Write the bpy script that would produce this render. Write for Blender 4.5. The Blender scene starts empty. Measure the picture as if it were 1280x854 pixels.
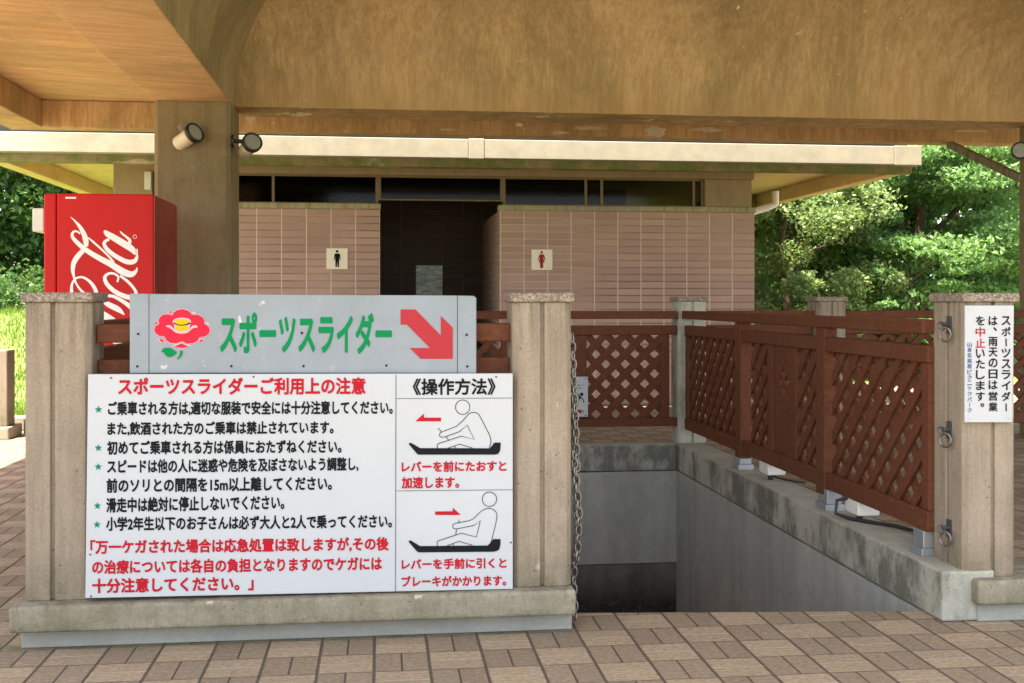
import bpy, bmesh, math, random
import numpy as np
from mathutils import Vector, Matrix
R = math.radians
PI = math.pi
random.seed(7)
scene = bpy.context.scene
col = scene.collection

# ------------------------------------------------------------------ camera, light, exposure
EYE = 1.15
YAW = math.atan(165 / 1400)
cam_d = bpy.data.cameras.new('camera')
cam = bpy.data.objects.new('camera', cam_d)
col.objects.link(cam)
cam.location = (0, 0, EYE)
cam.rotation_euler = (R(90), 0, -YAW)
cam_d.sensor_width = 36
cam_d.lens = 36 * 1400 / 1280
cam_d.shift_y = -52 / 1280
cam_d.clip_start = 0.05
cam_d.clip_end = 2000
scene.camera = cam

SUN_EL, SUN_AZ = 69, 228        # azimuth of the sun, clockwise from +Y
world = bpy.data.worlds.new("World")
scene.world = world
world.use_nodes = True
wn = world.node_tree
wn.nodes.clear()
wo = wn.nodes.new('ShaderNodeOutputWorld')
wb = wn.nodes.new('ShaderNodeBackground')
ws = wn.nodes.new('ShaderNodeTexSky')
ws.sky_type = 'NISHITA'
ws.sun_disc = False
ws.sun_elevation = R(SUN_EL)
ws.sun_rotation = R(SUN_AZ)
ws.air_density = 1.0
ws.dust_density = 2.0
wb.inputs['Strength'].default_value = 0.15
wh = wn.nodes.new('ShaderNodeHueSaturation')          # a hazy summer sky
wh.inputs['Saturation'].default_value = .55
wn.links.new(ws.outputs[0], wh.inputs['Color'])
wn.links.new(wh.outputs[0], wb.inputs['Color'])
wn.links.new(wb.outputs[0], wo.inputs['Surface'])
sun_d = bpy.data.lights.new('sun', 'SUN')
sun_d.energy = 5.0
sun_d.angle = R(0.6)
sun_d.color = (1.0, 0.92, 0.77)
sun = bpy.data.objects.new('sun', sun_d)
col.objects.link(sun)
sd = Vector((math.sin(R(SUN_AZ)) * math.cos(R(SUN_EL)), math.cos(R(SUN_AZ)) * math.cos(R(SUN_EL)), math.sin(R(SUN_EL))))
sun.rotation_euler = sd.to_track_quat('Z', 'Y').to_euler()
vs = scene.view_settings
vs.view_transform = 'Standard'
vs.look = 'None'
vs.gamma = 1
vs.use_curve_mapping = False
vs.exposure = 2.16
scene.cycles.max_bounces = 10
scene.cycles.diffuse_bounces = 6
scene.cycles.transparent_max_bounces = 12

# ------------------------------------------------------------------ survey of the place (photo pixel -> point on a real plane)
_s, _c = math.sin(YAW), math.cos(YAW)
def ray(px, py):
    a = (px - 640) / 1400; b = (375 - py) / 1400
    return (_s + _c * a, _c - _s * a, b)
def on_y(px, py, y):
    d = ray(px, py); t = y / d[1]
    return Vector((d[0] * t, y, EYE + d[2] * t))

# ------------------------------------------------------------------ objects
def tag(o, label=None, cat=None, group=None, kind=None):
    if label: o['label'] = label
    if cat: o['category'] = cat
    if group: o['group'] = group
    if kind: o['kind'] = kind
    return o
def thing(name, label, cat, loc=(0, 0, 0), group=None):
    o = bpy.data.objects.new(name, None)
    o.empty_display_size = 0.1
    col.objects.link(o)
    o.location = loc
    return tag(o, label, cat, group)
def origin(o):
    v = Vector((0, 0, 0))
    while o is not None:
        v += o.location; o = o.parent
    return v

class MB:
    """collects shapes in world coordinates; build() links them as ONE mesh object"""
    def __init__(self):
        self.v = []; self.f = []; self.sm = []
    def add(self, vs, fs, smooth=False):
        n = len(self.v)
        self.v += [tuple(p) for p in vs]
        for f in fs:
            self.f.append([i + n for i in f]); self.sm.append(smooth)
        return self
    def box(self, x0, y0, z0, x1, y1, z1):
        vs = [(x0,y0,z0),(x1,y0,z0),(x1,y1,z0),(x0,y1,z0),(x0,y0,z1),(x1,y0,z1),(x1,y1,z1),(x0,y1,z1)]
        return self.add(vs, [(3,2,1,0),(4,5,6,7),(0,1,5,4),(1,2,6,5),(2,3,7,6),(3,0,4,7)])
    def prism(self, pts, vec, smooth=False):
        pts = [Vector(p) for p in pts]; vec = Vector(vec); n = len(pts)
        nor = Vector((0, 0, 0))
        for i in range(n):
            nor += pts[i].cross(pts[(i + 1) % n])
        if nor.dot(vec) > 0: pts.reverse()
        vs = pts + [p + vec for p in pts]
        fs = [list(range(n)), list(range(2 * n - 1, n - 1, -1))]
        for i in range(n):
            j = (i + 1) % n
            fs.append((j, i, i + n, j + n))
        return self.add(vs, fs, smooth)
    def bar(self, p, q, w, h, up=(0, 0, 1)):
        p = Vector(p); q = Vector(q); d = (q - p).normalized(); up = Vector(up)
        s = d.cross(up).normalized(); u = s.cross(d).normalized()
        a = [p + s * (w / 2 * i) + u * (h / 2 * j) for i, j in ((-1,-1),(1,-1),(1,1),(-1,1))]
        return self.prism(a, q - p)
    def tube(self, pts, r, n=10, closed=False, cap=True, axis=None):
        pts = [Vector(p) for p in pts]; m = len(pts); vs = []; fs = []
        rr = r if isinstance(r, (list, tuple)) else [r] * m
        prev = None
        for i, p in enumerate(pts):
            if closed: d = pts[(i + 1) % m] - pts[i - 1]
            else: d = pts[min(i + 1, m - 1)] - pts[max(i - 1, 0)]
            d.normalize()
            if axis is not None: d = Vector(axis).normalized()
            if prev is None:
                ref = Vector((0, 0, 1)) if abs(d.z) < .9 else Vector((1, 0, 0))
                s = d.cross(ref).normalized()
            else:
                s = (prev - d * prev.dot(d)).normalized()
            prev = s; u = s.cross(d)
            for k in range(n):
                a = 2 * PI * k / n
                vs.append(p + (s * math.cos(a) + u * math.sin(a)) * rr[i])
        for i in range(m if closed else m - 1):
            j = (i + 1) % m
            for k in range(n):
                l = (k + 1) % n
                fs.append((i * n + k, i * n + l, j * n + l, j * n + k))
        if cap and not closed:
            self.add(vs[:n], [list(range(n - 1, -1, -1))]); self.add(vs[(m - 1) * n:], [list(range(n))])
        return self.add(vs, fs, True)
    def build(self, name, m, parent=None, bevel=0, seg=2, flat_z=None):
        org = origin(parent) if parent else Vector((0, 0, 0))
        me = bpy.data.meshes.new(name)
        me.from_pydata([Vector(p) - org for p in self.v], [], self.f)
        me.polygons.foreach_set('use_smooth', self.sm)
        me.materials.append(m)
        me.update()
        o = bpy.data.objects.new(name, me)
        col.objects.link(o)
        if parent: o.parent = parent
        if bevel:
            b = o.modifiers.new('edge', 'BEVEL'); b.width = bevel; b.segments = seg; b.limit_method = 'ANGLE'; b.angle_limit = R(40)
        return o

def copy_tree(o, delta, parent=None):
    c = o.copy(); col.objects.link(c)
    if parent: c.parent = parent
    else: c.location = o.location + Vector(delta)
    for ch in [x for x in col.objects if x.parent == o]:
        copy_tree(ch, delta, c)
    return c

# ------------------------------------------------------------------ materials
class N:
    def __init__(self, name):
        self.m = bpy.data.materials.new(name); self.m.use_nodes = True
        self.t = self.m.node_tree; self.t.nodes.clear()
        self.out = self.new('ShaderNodeOutputMaterial')
        self.p = self.new('ShaderNodeBsdfPrincipled')
        self.link(self.p.outputs[0], self.out.inputs['Surface'])
        self.geo = self.new('ShaderNodeNewGeometry')
        self.pos = self.geo.outputs['Position']
    def new(self, t): return self.t.nodes.new(t)
    def link(self, a, b): self.t.links.new(a, b)
    def put(self, v, sock):
        if hasattr(v, 'node'): self.link(v, sock)
        elif isinstance(v, (tuple, list)) and len(v) == 3 and sock.type == 'RGBA': sock.default_value = (*v, 1)
        else: sock.default_value = v
    def math(self, op, a, b=0.0, c=None, clamp=False):
        n = self.new('ShaderNodeMath'); n.operation = op; n.use_clamp = clamp
        self.put(a, n.inputs[0]); self.put(b, n.inputs[1])
        if c is not None: self.put(c, n.inputs[2])
        return n.outputs[0]
    def scale(self, v, s):
        n = self.new('ShaderNodeVectorMath'); n.operation = 'MULTIPLY'
        self.put(v, n.inputs[0]); n.inputs[1].default_value = s
        return n.outputs[0]
    def sep(self, v):
        n = self.new('ShaderNodeSeparateXYZ'); self.link(v, n.inputs[0]); return n.outputs
    def comb(self, x, y, z=0.0):
        n = self.new('ShaderNodeCombineXYZ')
        for i, q in enumerate((x, y, z)): self.put(q, n.inputs[i])
        return n.outputs[0]
    def noise(self, scale, detail=6, rough=.6, vec=None, dist=0.0):
        n = self.new('ShaderNodeTexNoise'); n.inputs['Scale'].default_value = scale
        n.inputs['Detail'].default_value = detail; n.inputs['Roughness'].default_value = rough
        n.inputs['Distortion'].default_value = dist
        self.link(vec if vec is not None else self.pos, n.inputs['Vector'])
        return n.outputs[0]
    def voronoi(self, scale, vec=None):
        n = self.new('ShaderNodeTexVoronoi'); n.inputs['Scale'].default_value = scale
        self.link(vec if vec is not None else self.pos, n.inputs['Vector']); return n
    def mix(self, f, a, b, mode='MIX'):
        n = self.new('ShaderNodeMix'); n.data_type = 'RGBA'; n.blend_type = mode
        self.put(f, n.inputs[0]); self.put(a, n.inputs[6]); self.put(b, n.inputs[7])
        return n.outputs[2]
    def range(self, v, a, b, lo=0.0, hi=1.0):
        n = self.new('ShaderNodeMapRange'); n.inputs[1].default_value = a; n.inputs[2].default_value = b
        n.inputs[3].default_value = lo; n.inputs[4].default_value = hi
        self.put(v, n.inputs[0]); return n.outputs[0]
    def bump(self, h, strength=.3, dist=.01, base=None):
        n = self.new('ShaderNodeBump'); n.inputs['Strength'].default_value = strength; n.inputs['Distance'].default_value = dist
        self.put(h, n.inputs['Height'])
        if base is not None: self.link(base, n.inputs['Normal'])
        return n.outputs[0]
    def fin(self, c, rough=.6, bump=None, metal=0.0, spec=None):
        self.put(c, self.p.inputs['Base Color']); self.put(rough, self.p.inputs['Roughness'])
        self.p.inputs['Metallic'].default_value = metal
        if spec is not None: self.p.inputs['Specular IOR Level'].default_value = spec
        if bump is not None: self.link(bump, self.p.inputs['Normal'])
        return self.m

def roof_concrete(name, base, stain, mold, streak, crack=(1, 1, 1), low=None, rot=0.0, mold_at=(.52, .7), lines=0.0, lime=.715):
    n = N(name)
    vec = n.pos
    if rot:
        r = n.new('ShaderNodeVectorRotate'); r.rotation_type = 'Z_AXIS'; r.inputs['Angle'].default_value = rot
        n.link(n.pos, r.inputs['Vector']); vec = r.outputs[0]
    sv = n.scale(vec, streak)
    a = n.noise(1.3, 6, .7); b = n.noise(2.0, 8, .78, sv, .4); f = n.noise(6.5, 6, .8, sv); g = n.noise(70, 4, .75)
    c = n.mix(n.range(a, .32, .68), base, mul(base, .80))
    c = n.mix(n.range(b, .43, .60, 0, .85), c, stain)
    c = n.mix(n.range(f, .48, .74, 0, .6), c, mul(stain, .6))
    c = n.mix(n.range(f, .44, .28, 0, .6), c, mul(base, 1.18))
    m1 = n.noise(.85, 7, .72, n.scale(vec, tuple(.4 + .6 * q / max(streak) for q in streak)), .6)
    c = n.mix(n.math('MULTIPLY', n.range(m1, *mold_at), n.range(f, .25, .6, .45, 1.0)), c, mold)
    c = n.mix(n.range(g, .35, .7, 0, .28), c, mul(base, .5))
    # rust and lime: small marks, and thin pale cracks
    e1 = n.noise(4.3, 5, .6, n.scale(vec, crack)); e2 = n.noise(1.1, 3, .5)
    c = n.mix(n.math('MULTIPLY', n.range(e1, lime, lime + .02), n.range(e2, .46, .56)), c, (.80, .66, .46))
    e3 = n.noise(1.9, 4, .55, n.scale(vec, tuple(q * .45 for q in crack)), .7)
    line = n.range(n.math('ABSOLUTE', n.math('SUBTRACT', e3, .5)), .004, .0015)
    c = n.mix(n.math('MULTIPLY', line, n.range(e2, .54, .58, 0, lines)), c, (.82, .66, .44))
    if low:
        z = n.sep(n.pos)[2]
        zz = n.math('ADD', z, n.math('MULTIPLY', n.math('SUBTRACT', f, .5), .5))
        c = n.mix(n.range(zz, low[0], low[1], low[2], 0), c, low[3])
    return n.fin(c, .9, n.bump(n.math('ADD', n.math('MULTIPLY', g, .4), f), .35, .01), spec=.15)

def mul(c, k): return tuple(x * k for x in c)

def concrete(name, base, stain, moss=None, streak=(3, 3, .35), stain_at=(.45, .75), moss_at=(.62, .75), pits=True, grain=.35, streak_amt=.5, patch=None, drip=None, faces=False, fade=None):
    n = N(name)
    big = n.noise(1.7, 5, .65)
    c = n.mix(n.range(big, .35, .68), base, mul(base, .8))
    st = n.noise(2.2, 7, .7, n.scale(n.pos, streak))
    sm = n.math('MULTIPLY', n.range(st, *stain_at), streak_amt, clamp=True)
    if faces: sm = n.math('MULTIPLY', sm, n.math('SUBTRACT', 1.0, n.math('MULTIPLY', n.math('ABSOLUTE', n.sep(n.geo.outputs['Normal'])[2]), .8)))
    c = n.mix(sm, c, stain)
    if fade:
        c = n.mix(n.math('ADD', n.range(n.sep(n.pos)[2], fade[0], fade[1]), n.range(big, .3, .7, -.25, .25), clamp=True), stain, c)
    fine = n.noise(85, 3, .7)
    c = n.mix(n.range(fine, .3, .7, 0, grain), c, mul(base, .55))
    mot = n.noise(11, 6, .75)
    c = n.mix(n.range(mot, .5, .72, 0, .35), c, mul(base, .6))
    c = n.mix(n.range(mot, .44, .3, 0, .3), c, mul(base, 1.3))
    if drip:
        z = n.sep(n.pos)[2]; dn = n.noise(4.5, 6, .75, n.scale(n.pos, (6, 6, .5)))
        top = n.range(z, drip[0], drip[1]); bot = n.range(z, drip[2] + .16, drip[2])
        c = n.mix(n.math('MULTIPLY', n.range(dn, .46, .62), n.math('ADD', .25, n.math('MULTIPLY', top, .55)), clamp=True), c, (.10, .085, .05))
        gd = n.noise(8, 6, .75)
        c = n.mix(n.math('MULTIPLY', bot, n.range(gd, .3, .62), clamp=True), c, (.12, .105, .06))
        wh = n.noise(6, 5, .7)
        c = n.mix(n.range(wh, .66, .69, 0, .6), c, mul(base, 1.6))
    if patch:
        pm = n.noise(1.1, 4, .55, n.scale(n.pos, (1, 1, 1.6)), 1.2)
        c = n.mix(n.range(pm, .64, .66), c, patch)
    if moss:
        ms = n.noise(3.1, 8, .75)
        c = n.mix(n.range(ms, *moss_at, 0, .85), c, moss)
    h = n.math('ADD', n.math('MULTIPLY', fine, .5), big)
    if pits:
        v = n.voronoi(46)
        pit = n.range(v.outputs['Distance'], .06, .2)
        sel = n.range(n.noise(13, 3), .55, .6)
        ag = n.voronoi(300); sc = n.new('ShaderNodeSeparateColor'); n.link(ag.outputs['Color'], sc.inputs[0])
        c = n.mix(n.range(sc.outputs[0], .6, 1.0, 0, .35), c, mul(base, .5)); c = n.mix(n.range(sc.outputs[1], .75, 1.0, 0, .22), c, mul(base, 1.35))
        pp = n.math('MAXIMUM', pit, n.math('SUBTRACT', 1.0, sel))
        c = n.mix(pp, mul(base, .35), c)
        h = n.math('ADD', h, pp)
    return n.fin(c, .9, n.bump(h, .5, .006), spec=.1)

M = {}
M['post'] = concrete('post_concrete', (.335, .275, .205), (.16, .12, .08), moss=(.16, .16, .07), moss_at=(.66, .8), streak=(7, 7, .6), drip=(.95, 1.16, .15))
M['plinth'] = concrete('plinth_concrete', (.36, .325, .245), (.17, .135, .085), moss=(.17, .16, .08), moss_at=(.58, .76), streak=(2, 2, 6), drip=(.14, .158, .06))
M['foot'] = concrete('mortar_foot', (.35, .345, .30), (.2, .195, .16), streak=(2, 2, 4), pits=False)
M['kerb'] = concrete('kerb_concrete', (.40, .39, .32), (.06, .062, .05), moss=(.15, .16, .085), moss_at=(.58, .78), streak=(2.2, 2.2, 1.3), stain_at=(.42, .56), streak_amt=.9, faces=True)
M['pit'] = concrete('pit_concrete', (.37, .37, .33), (.17, .17, .15), streak=(2.2, 2.2, .3), pits=False, streak_amt=.7)
M['pit_low'] = concrete('stained_shaded_concrete', (.17, .16, .135), (.022, .02, .016), streak=(2.5, 2.5, .9), pits=False, streak_amt=.75, fade=(-.92, -.66))  # stained band; its fade to black downward paints in the pit's gloom
M['mossy_post'] = concrete('mossy_concrete', (.44, .42, .34), (.16, .17, .08), moss=(.11, .14, .05), moss_at=(.5, .68), streak=(5, 5, .4))
M['column'] = concrete('column_concrete', (.31, .245, .145), (.13, .10, .055), moss=(.12, .12, .04), moss_at=(.54, .74), streak=(5, 5, .4), grain=.55, streak_amt=.7)
M['ceiling'] = roof_concrete('ceiling_concrete', (.80, .525, .29), (.58, .34, .165), (.40, .31, .155), (.7, 5, 3), (.5, 7, 4), rot=R(-14), mold_at=(.46, .66), lines=.7)
M['beam'] = roof_concrete('beam_concrete', (.68, .46, .25), (.44, .26, .115), (.26, .19, .09), (5, 5, .8), (.6, .6, 1.4), mold_at=(.47, .66), lime=.645)
M['vault_side'] = roof_concrete('mouldy_shaded_vault_concrete', (.50, .40, .245), (.36, .28, .15), (.2, .165, .085), (5, 7, .5), (5, 5, 1.1), mold_at=(.45, .64))  # side faces coloured darker olive to paint in the groin's shade, plus mould
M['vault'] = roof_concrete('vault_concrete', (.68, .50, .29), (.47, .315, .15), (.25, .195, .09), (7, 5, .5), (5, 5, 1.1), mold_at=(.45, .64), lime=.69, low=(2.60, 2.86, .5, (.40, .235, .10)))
M['soffit'] = concrete('soffit_concrete', (.84, .64, .30), (.58, .42, .17), streak=(6, .6, 3), pits=False, streak_amt=.55)
M['fascia'] = concrete('mossy_fascia', (.36, .29, .17), (.12, .13, .04), moss=(.11, .17, .035), moss_at=(.44, .58), streak=(2.5, 2, 1), streak_amt=.7, patch=(.5, .42, .32))
M['lintel'] = concrete('lintel_concrete', (.40, .31, .19), (.2, .15, .08), streak=(6, 3, .7))
M['coping'] = concrete('coping_concrete', (.46, .42, .27), (.12, .10, .05), streak=(14, 3, .3), streak_amt=.9)

def m_plain(name, c, rough=.5, metal=0.0, dirt=.15, scale=6, spec=None):
    n = N(name)
    d = n.noise(scale, 6, .7)
    cc = n.mix(n.range(d, .4, .75, 0, dirt), c, mul(c, .45))
    return n.fin(cc, n.range(d, .3, .7, rough * .85, min(1, rough * 1.2)), None, metal, spec)

def m_wood():
    n = N('stained_wood')
    g = n.noise(5, 6, .7, n.scale(n.pos, (3, 3, 3)))
    f = n.noise(150, 4, .7, n.scale(n.pos, (.25, .25, .45)))
    c = n.mix(g, (.135, .047, .023), (.08, .029, .015))
    c = n.mix(n.range(f, .45, .75, 0, .4), c, (.20, .085, .045))
    c = n.mix(n.range(f, .42, .28, 0, .4), c, (.05, .02, .012))
    w = n.noise(1.3, 4, .6)
    c = n.mix(n.range(w, .54, .72, 0, .5), c, (.12, .08, .04))
    return n.fin(c, .7, n.bump(f, .25, .003), spec=.1)
M['wood'] = m_wood()

def m_paving():
    n = N('paving_tiles')
    m = .174
    # the bond runs square to the entrance
    p = n.sep(n.pos)
    u = n.math('DIVIDE', n.math('SUBTRACT', p[0], .852), m)
    v = n.math('DIVIDE', n.math('SUBTRACT', p[1], 3.837), m)
    fu = n.math('FLOOR', u); fv = n.math('FLOOR', v)
    lu = n.math('SUBTRACT', u, fu); lv = n.math('SUBTRACT', v, fv)
    par = n.math('ABSOLUTE', n.math('MODULO', n.math('ADD', fu, fv), 2.0))     # 0 light, 1 dark
    wid = n.new('ShaderNodeTexWhiteNoise'); wid.noise_dimensions = '3D'
    hu = n.math('FLOOR', n.math('MULTIPLY', u, 2.0)); hv = n.math('FLOOR', n.math('MULTIPLY', v, 2.0))
    idu = n.math('ADD', n.math('MULTIPLY', hu, par), n.math('MULTIPLY', n.math('MULTIPLY', fu, 3.1), n.math('SUBTRACT', 1.0, par)))
    idv = n.math('ADD', n.math('MULTIPLY', hv, n.math('SUBTRACT', 1.0, par)), n.math('MULTIPLY', n.math('MULTIPLY', fv, 3.7), par))
    n.link(n.comb(idu, idv, par), wid.inputs['Vector'])
    rnd = wid.outputs['Value']
    light = n.mix(rnd, (.40, .31, .20), (.34, .265, .172))
    dark = n.mix(rnd, (.30, .228, .153), (.25, .19, .128))
    c = n.mix(par, light, dark)
    g = n.noise(48, 6, .85, n.scale(n.pos, (1, 1.8, 1)))
    c = n.mix(n.range(g, .45, .64, 0, .75), c, (.12, .09, .065))
    c = n.mix(n.range(g, .44, .32, 0, .6), c, (.56, .46, .34))
    soil = n.noise(1.4, 6, .7)
    c = n.mix(n.range(soil, .45, .75, 0, .4), c, (.19, .16, .12))
    crack = n.noise(2.1, 5, .7, n.scale(n.pos, (.6, 9, 1)))
    c = n.mix(n.range(crack, .69, .74, 0, .6), c, (.55, .45, .34))
    # joints: half-width in module units
    wob = n.math('MULTIPLY', n.math('SUBTRACT', n.noise(34, 4, .7), .5), .03)
    eu = n.math('ADD', wob, n.math('MINIMUM', lu, n.math('SUBTRACT', 1.0, lu)))
    ev = n.math('ADD', wob, n.math('MINIMUM', lv, n.math('SUBTRACT', 1.0, lv)))
    ju = n.range(eu, .014, .034); jv = n.range(ev, .006, .02)
    su = n.range(n.math('ABSOLUTE', n.math('SUBTRACT', lu, .5)), .010, .020)
    sv = n.range(n.math('ABSOLUTE', n.math('SUBTRACT', lv, .5)), .008, .018)
    seam = n.math('ADD', n.math('MULTIPLY', su, par), n.math('MULTIPLY', sv, n.math('SUBTRACT', 1.0, par)))
    c = n.mix(jv, (.13, .10, .08), c)
    c = n.mix(seam, n.mix(par, (.50, .42, .33), (.09, .068, .055)), c)
    c = n.mix(ju, (.10, .078, .058), c)
    wv = n.math('ADD', n.math('ABSOLUTE', n.math('SUBTRACT', p[1], 3.865)), n.math('MULTIPLY', n.noise(7, 6, .75), .12))
    edge = n.math('MULTIPLY', n.range(wv, .115, .05), n.range(p[0], .70, .64))
    c = n.mix(edge, c, (.15, .135, .07))
    h = n.math('ADD', n.math('MULTIPLY', n.math('MINIMUM', n.math('MINIMUM', ju, jv), seam), 1.0), n.math('MULTIPLY', g, .6))
    return n.fin(c, .78, n.bump(h, .8, .008), spec=.15)
M['paving'] = m_paving()

def m_wall_tile(name, a, b, mortar, x0):
    n = N(name)
    p = n.sep(n.pos)
    w, hh = .262, .0775
    u = n.math('DIVIDE', n.math('SUBTRACT', n.math('ADD', p[0], n.math('MULTIPLY', p[1], -1.0)), x0 - 12.2), w)
    v = n.math('DIVIDE', n.math('SUBTRACT', 2.13, p[2]), hh)
    fu = n.math('FLOOR', u); fv = n.math('FLOOR', v)
    lu = n.math('SUBTRACT', u, fu); lv = n.math('SUBTRACT', v, fv)
    wid = n.new('ShaderNodeTexWhiteNoise'); wid.noise_dimensions = '3D'
    n.link(n.comb(fu, fv, 0.0), wid.inputs['Vector'])
    c = n.mix(wid.outputs['Value'], a, b)
    fine = n.noise(26, 5, .7, n.scale(n.pos, (.6, .6, 3)))
    c = n.mix(n.range(fine, .4, .75, 0, .12), c, mul(a, .6))
    big = n.noise(.9, 4, .6)
    c = n.mix(n.range(big, .4, .7, 0, .4), c, mul(b, .75))
    eu = n.math('MINIMUM', lu, n.math('SUBTRACT', 1.0, lu))
    ev = n.math('MINIMUM', lv, n.math('SUBTRACT', 1.0, lv))
    ju = n.range(eu, .014, .03); jv = n.range(ev, .045, .10)
    sel = n.range(n.noise(.55, 2, .5), .35, .6)
    jc = n.mix(sel, mul(mortar, .85), mul(a, .42))
    c = n.mix(jv, jc, c); c = n.mix(ju, mortar, c)
    h = n.math('MINIMUM', ju, jv)
    return n.fin(c, .6, n.bump(h, .7, .006), spec=.15)
M['tile'] = m_wall_tile('wall_tile', (.53, .355, .29), (.43, .285, .235), (.68, .55, .44), 0.0)
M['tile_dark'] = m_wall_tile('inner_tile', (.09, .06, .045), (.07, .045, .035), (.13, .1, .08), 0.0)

def m_granite():
    n = N('granite_cap')
    v = n.voronoi(170)
    cc = n.new('ShaderNodeSeparateColor'); n.link(v.outputs['Color'], cc.inputs[0])
    c = n.mix(n.range(cc.outputs[0], .25, .9), (.13, .10, .075), (.32, .262, .20))
    c = n.mix(n.range(n.noise(3, 6, .7), .5, .72, 0, .7), c, (.17, .14, .09))
    return n.fin(c, .75, n.bump(cc.outputs[1], .6, .004))
M['granite'] = m_granite()

M['white_board'] = m_plain('white_board_paint', (.44, .46, .47), .5, 0, .12, 3, spec=.12)
M['ink_black'] = m_plain('black_paint', (.009, .011, .013), .5, 0, .1, spec=.06)
M['ink_red'] = m_plain('red_paint', (.40, .012, .022), .5, 0, .2, 30, spec=.06)
M['ink_red2'] = m_plain('pale_red_paint', (.36, .035, .045), .5, 0, .2, 30, spec=.06)
M['ink_green'] = m_plain('green_paint', (.004, .19, .06), .5, 0, .1, spec=.06)
M['ink_teal'] = m_plain('star_green_paint', (.005, .17, .10), .5, 0, .1, spec=.06)
M['ink_blue'] = m_plain('blue_paint', (.06, .11, .24), .5, 0, .1, spec=.06)
M['ink_yellow'] = m_plain('yellow_paint', (.62, .37, .006), .5, 0, .05, spec=.06)
M['ink_pink'] = m_plain('pink_red_paint', (.52, .02, .045), .5, 0, .05, spec=.06)
M['ink_line'] = m_plain('grey_line_paint', (.14, .16, .17), .5, 0, .1, spec=.06)
M['ink_white'] = m_plain('white_paint', (.80, .79, .77), .45, 0, .05, spec=.06)
M['ink_pale'] = m_plain('pale_pink_paint', (.50, .36, .38), .5, 0, .05, spec=.06)
def m_grey_sign():
    n = N('grey_sign_paint')
    a = n.noise(4, 6, .7); b = n.noise(16, 6, .75, n.scale(n.pos, (1, 1, .35)))
    c = n.mix(n.range(a, .35, .7), (.225, .26, .285), (.185, .215, .235))
    c = n.mix(n.range(b, .62, .74, 0, .7), c, (.42, .34, .26))
    c = n.mix(n.range(n.noise(22, 4), .7, .73), c, (.46, .47, .46))
    return n.fin(c, .5, n.bump(a, .1, .004))
M['grey_sign'] = m_grey_sign()
def m_red():
    n = N('red_machine_paint')
    a = n.noise(1.5, 5, .6)
    c = n.mix(n.range(a, .4, .7), (.50, .010, .009), (.42, .011, .009))
    c = n.mix(n.range(n.noise(9, 6, .8), .62, .8, 0, .3), c, (.30, .05, .035))
    return n.fin(c, .5, None, spec=.2)
M['red'] = m_red()
M['dark_red'] = m_plain('maroon_machine_back', (.27, .010, .014), .3, 0, .3, 4)
M['galv'] = m_plain('galvanised_steel', (.42, .45, .47), .42, .75, .4, 12)
M['dark_steel'] = m_plain('dark_steel', (.10, .105, .11), .45, .6, .3, 12)
M['chrome'] = m_plain('worn_steel_chain', (.20, .19, .175), .36, .9, .5, 30)
M['black'] = m_plain('black_rubber', (.012, .012, .013), .45, 0, .1)
M['cream'] = m_plain('cream_enamel', (.72, .63, .47), .4, 0, .35, 8)
M['gutter'] = m_plain('white_gutter_enamel', (.39, .365, .30), .6, 0, .45, 5, spec=.1)
M['offwhite'] = m_plain('offwhite_plastic', (.66, .64, .58), .45, 0, .3, 8)
M['plate'] = m_plain('cream_plate', (.90, .82, .66), .45, 0, .1, 8)
M['frame'] = m_plain('rusty_window_frame', (.22, .15, .09), .6, 0, .4, 12)
def m_paper():
    n = N('faded_paper')
    a = n.noise(9, 5, .75, n.scale(n.pos, (1, 1, 3.2)))
    c = n.mix(n.range(a, .42, .62), (.42, .46, .36), (.09, .11, .08))
    return n.fin(c, .3)
M['paper'] = m_paper()
def m_glass(name, tint, amount):
    n = N(name)
    tr = n.new('ShaderNodeBsdfTransparent'); tr.inputs[0].default_value = (*tint, 1)
    gl = n.new('ShaderNodeBsdfGlossy'); gl.inputs['Roughness'].default_value = .08
    gl.inputs['Color'].default_value = (.8, .8, .8, 1)
    mx = n.new('ShaderNodeMixShader'); mx.inputs[0].default_value = amount
    n.link(tr.outputs[0], mx.inputs[1]); n.link(gl.outputs[0], mx.inputs[2]); n.link(mx.outputs[0], n.out.inputs['Surface'])
    return n.m
M['glass'] = m_glass('dusty_glass', (.3, .3, .25), .012)
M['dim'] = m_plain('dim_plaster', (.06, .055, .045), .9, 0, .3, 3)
M['stone'] = concrete('kerb_stone', (.34, .29, .22), (.2, .16, .11), streak=(3, 3, 3))
M['dirt'] = m_plain('grey_sand', (.30, .27, .22), .9, 0, .4, 4)
def m_leaf(name, a, b, trans=.35):
    n = N(name)
    r = n.geo.outputs['Random Per Island']
    big = n.noise(.9, 3, .5)
    c = n.mix(r, a, b)
    c = n.mix(n.range(big, .4, .65, 0, .6), c, mul(b, 1.25))
    d = n.p; n.put(c, d.inputs['Base Color']); d.inputs['Roughness'].default_value = .45
    d.inputs['Specular IOR Level'].default_value = .35
    t = n.new('ShaderNodeBsdfTranslucent'); n.link(n.mix(.5, c, (.16, .22, .02)), t.inputs['Color'])
    mx = n.new('ShaderNodeMixShader'); mx.inputs[0].default_value = trans
    n.link(d.outputs[0], mx.inputs[1]); n.link(t.outputs[0], mx.inputs[2]); n.link(mx.outputs[0], n.out.inputs['Surface'])
    return n.m
M['leaf_fresh'] = m_leaf('fresh_leaf', (.27, .43, .16), (.14, .28, .09), .5)
M['leaf_olive'] = m_leaf('olive_leaf', (.36, .44, .17), (.13, .20, .075), .5)
M['leaf_dark'] = m_leaf('dark_leaf', (.035, .08, .026), (.02, .048, .018), .3)
M['leaf_mid'] = m_leaf('mid_leaf', (.13, .24, .07), (.065, .14, .042), .45)
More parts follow.
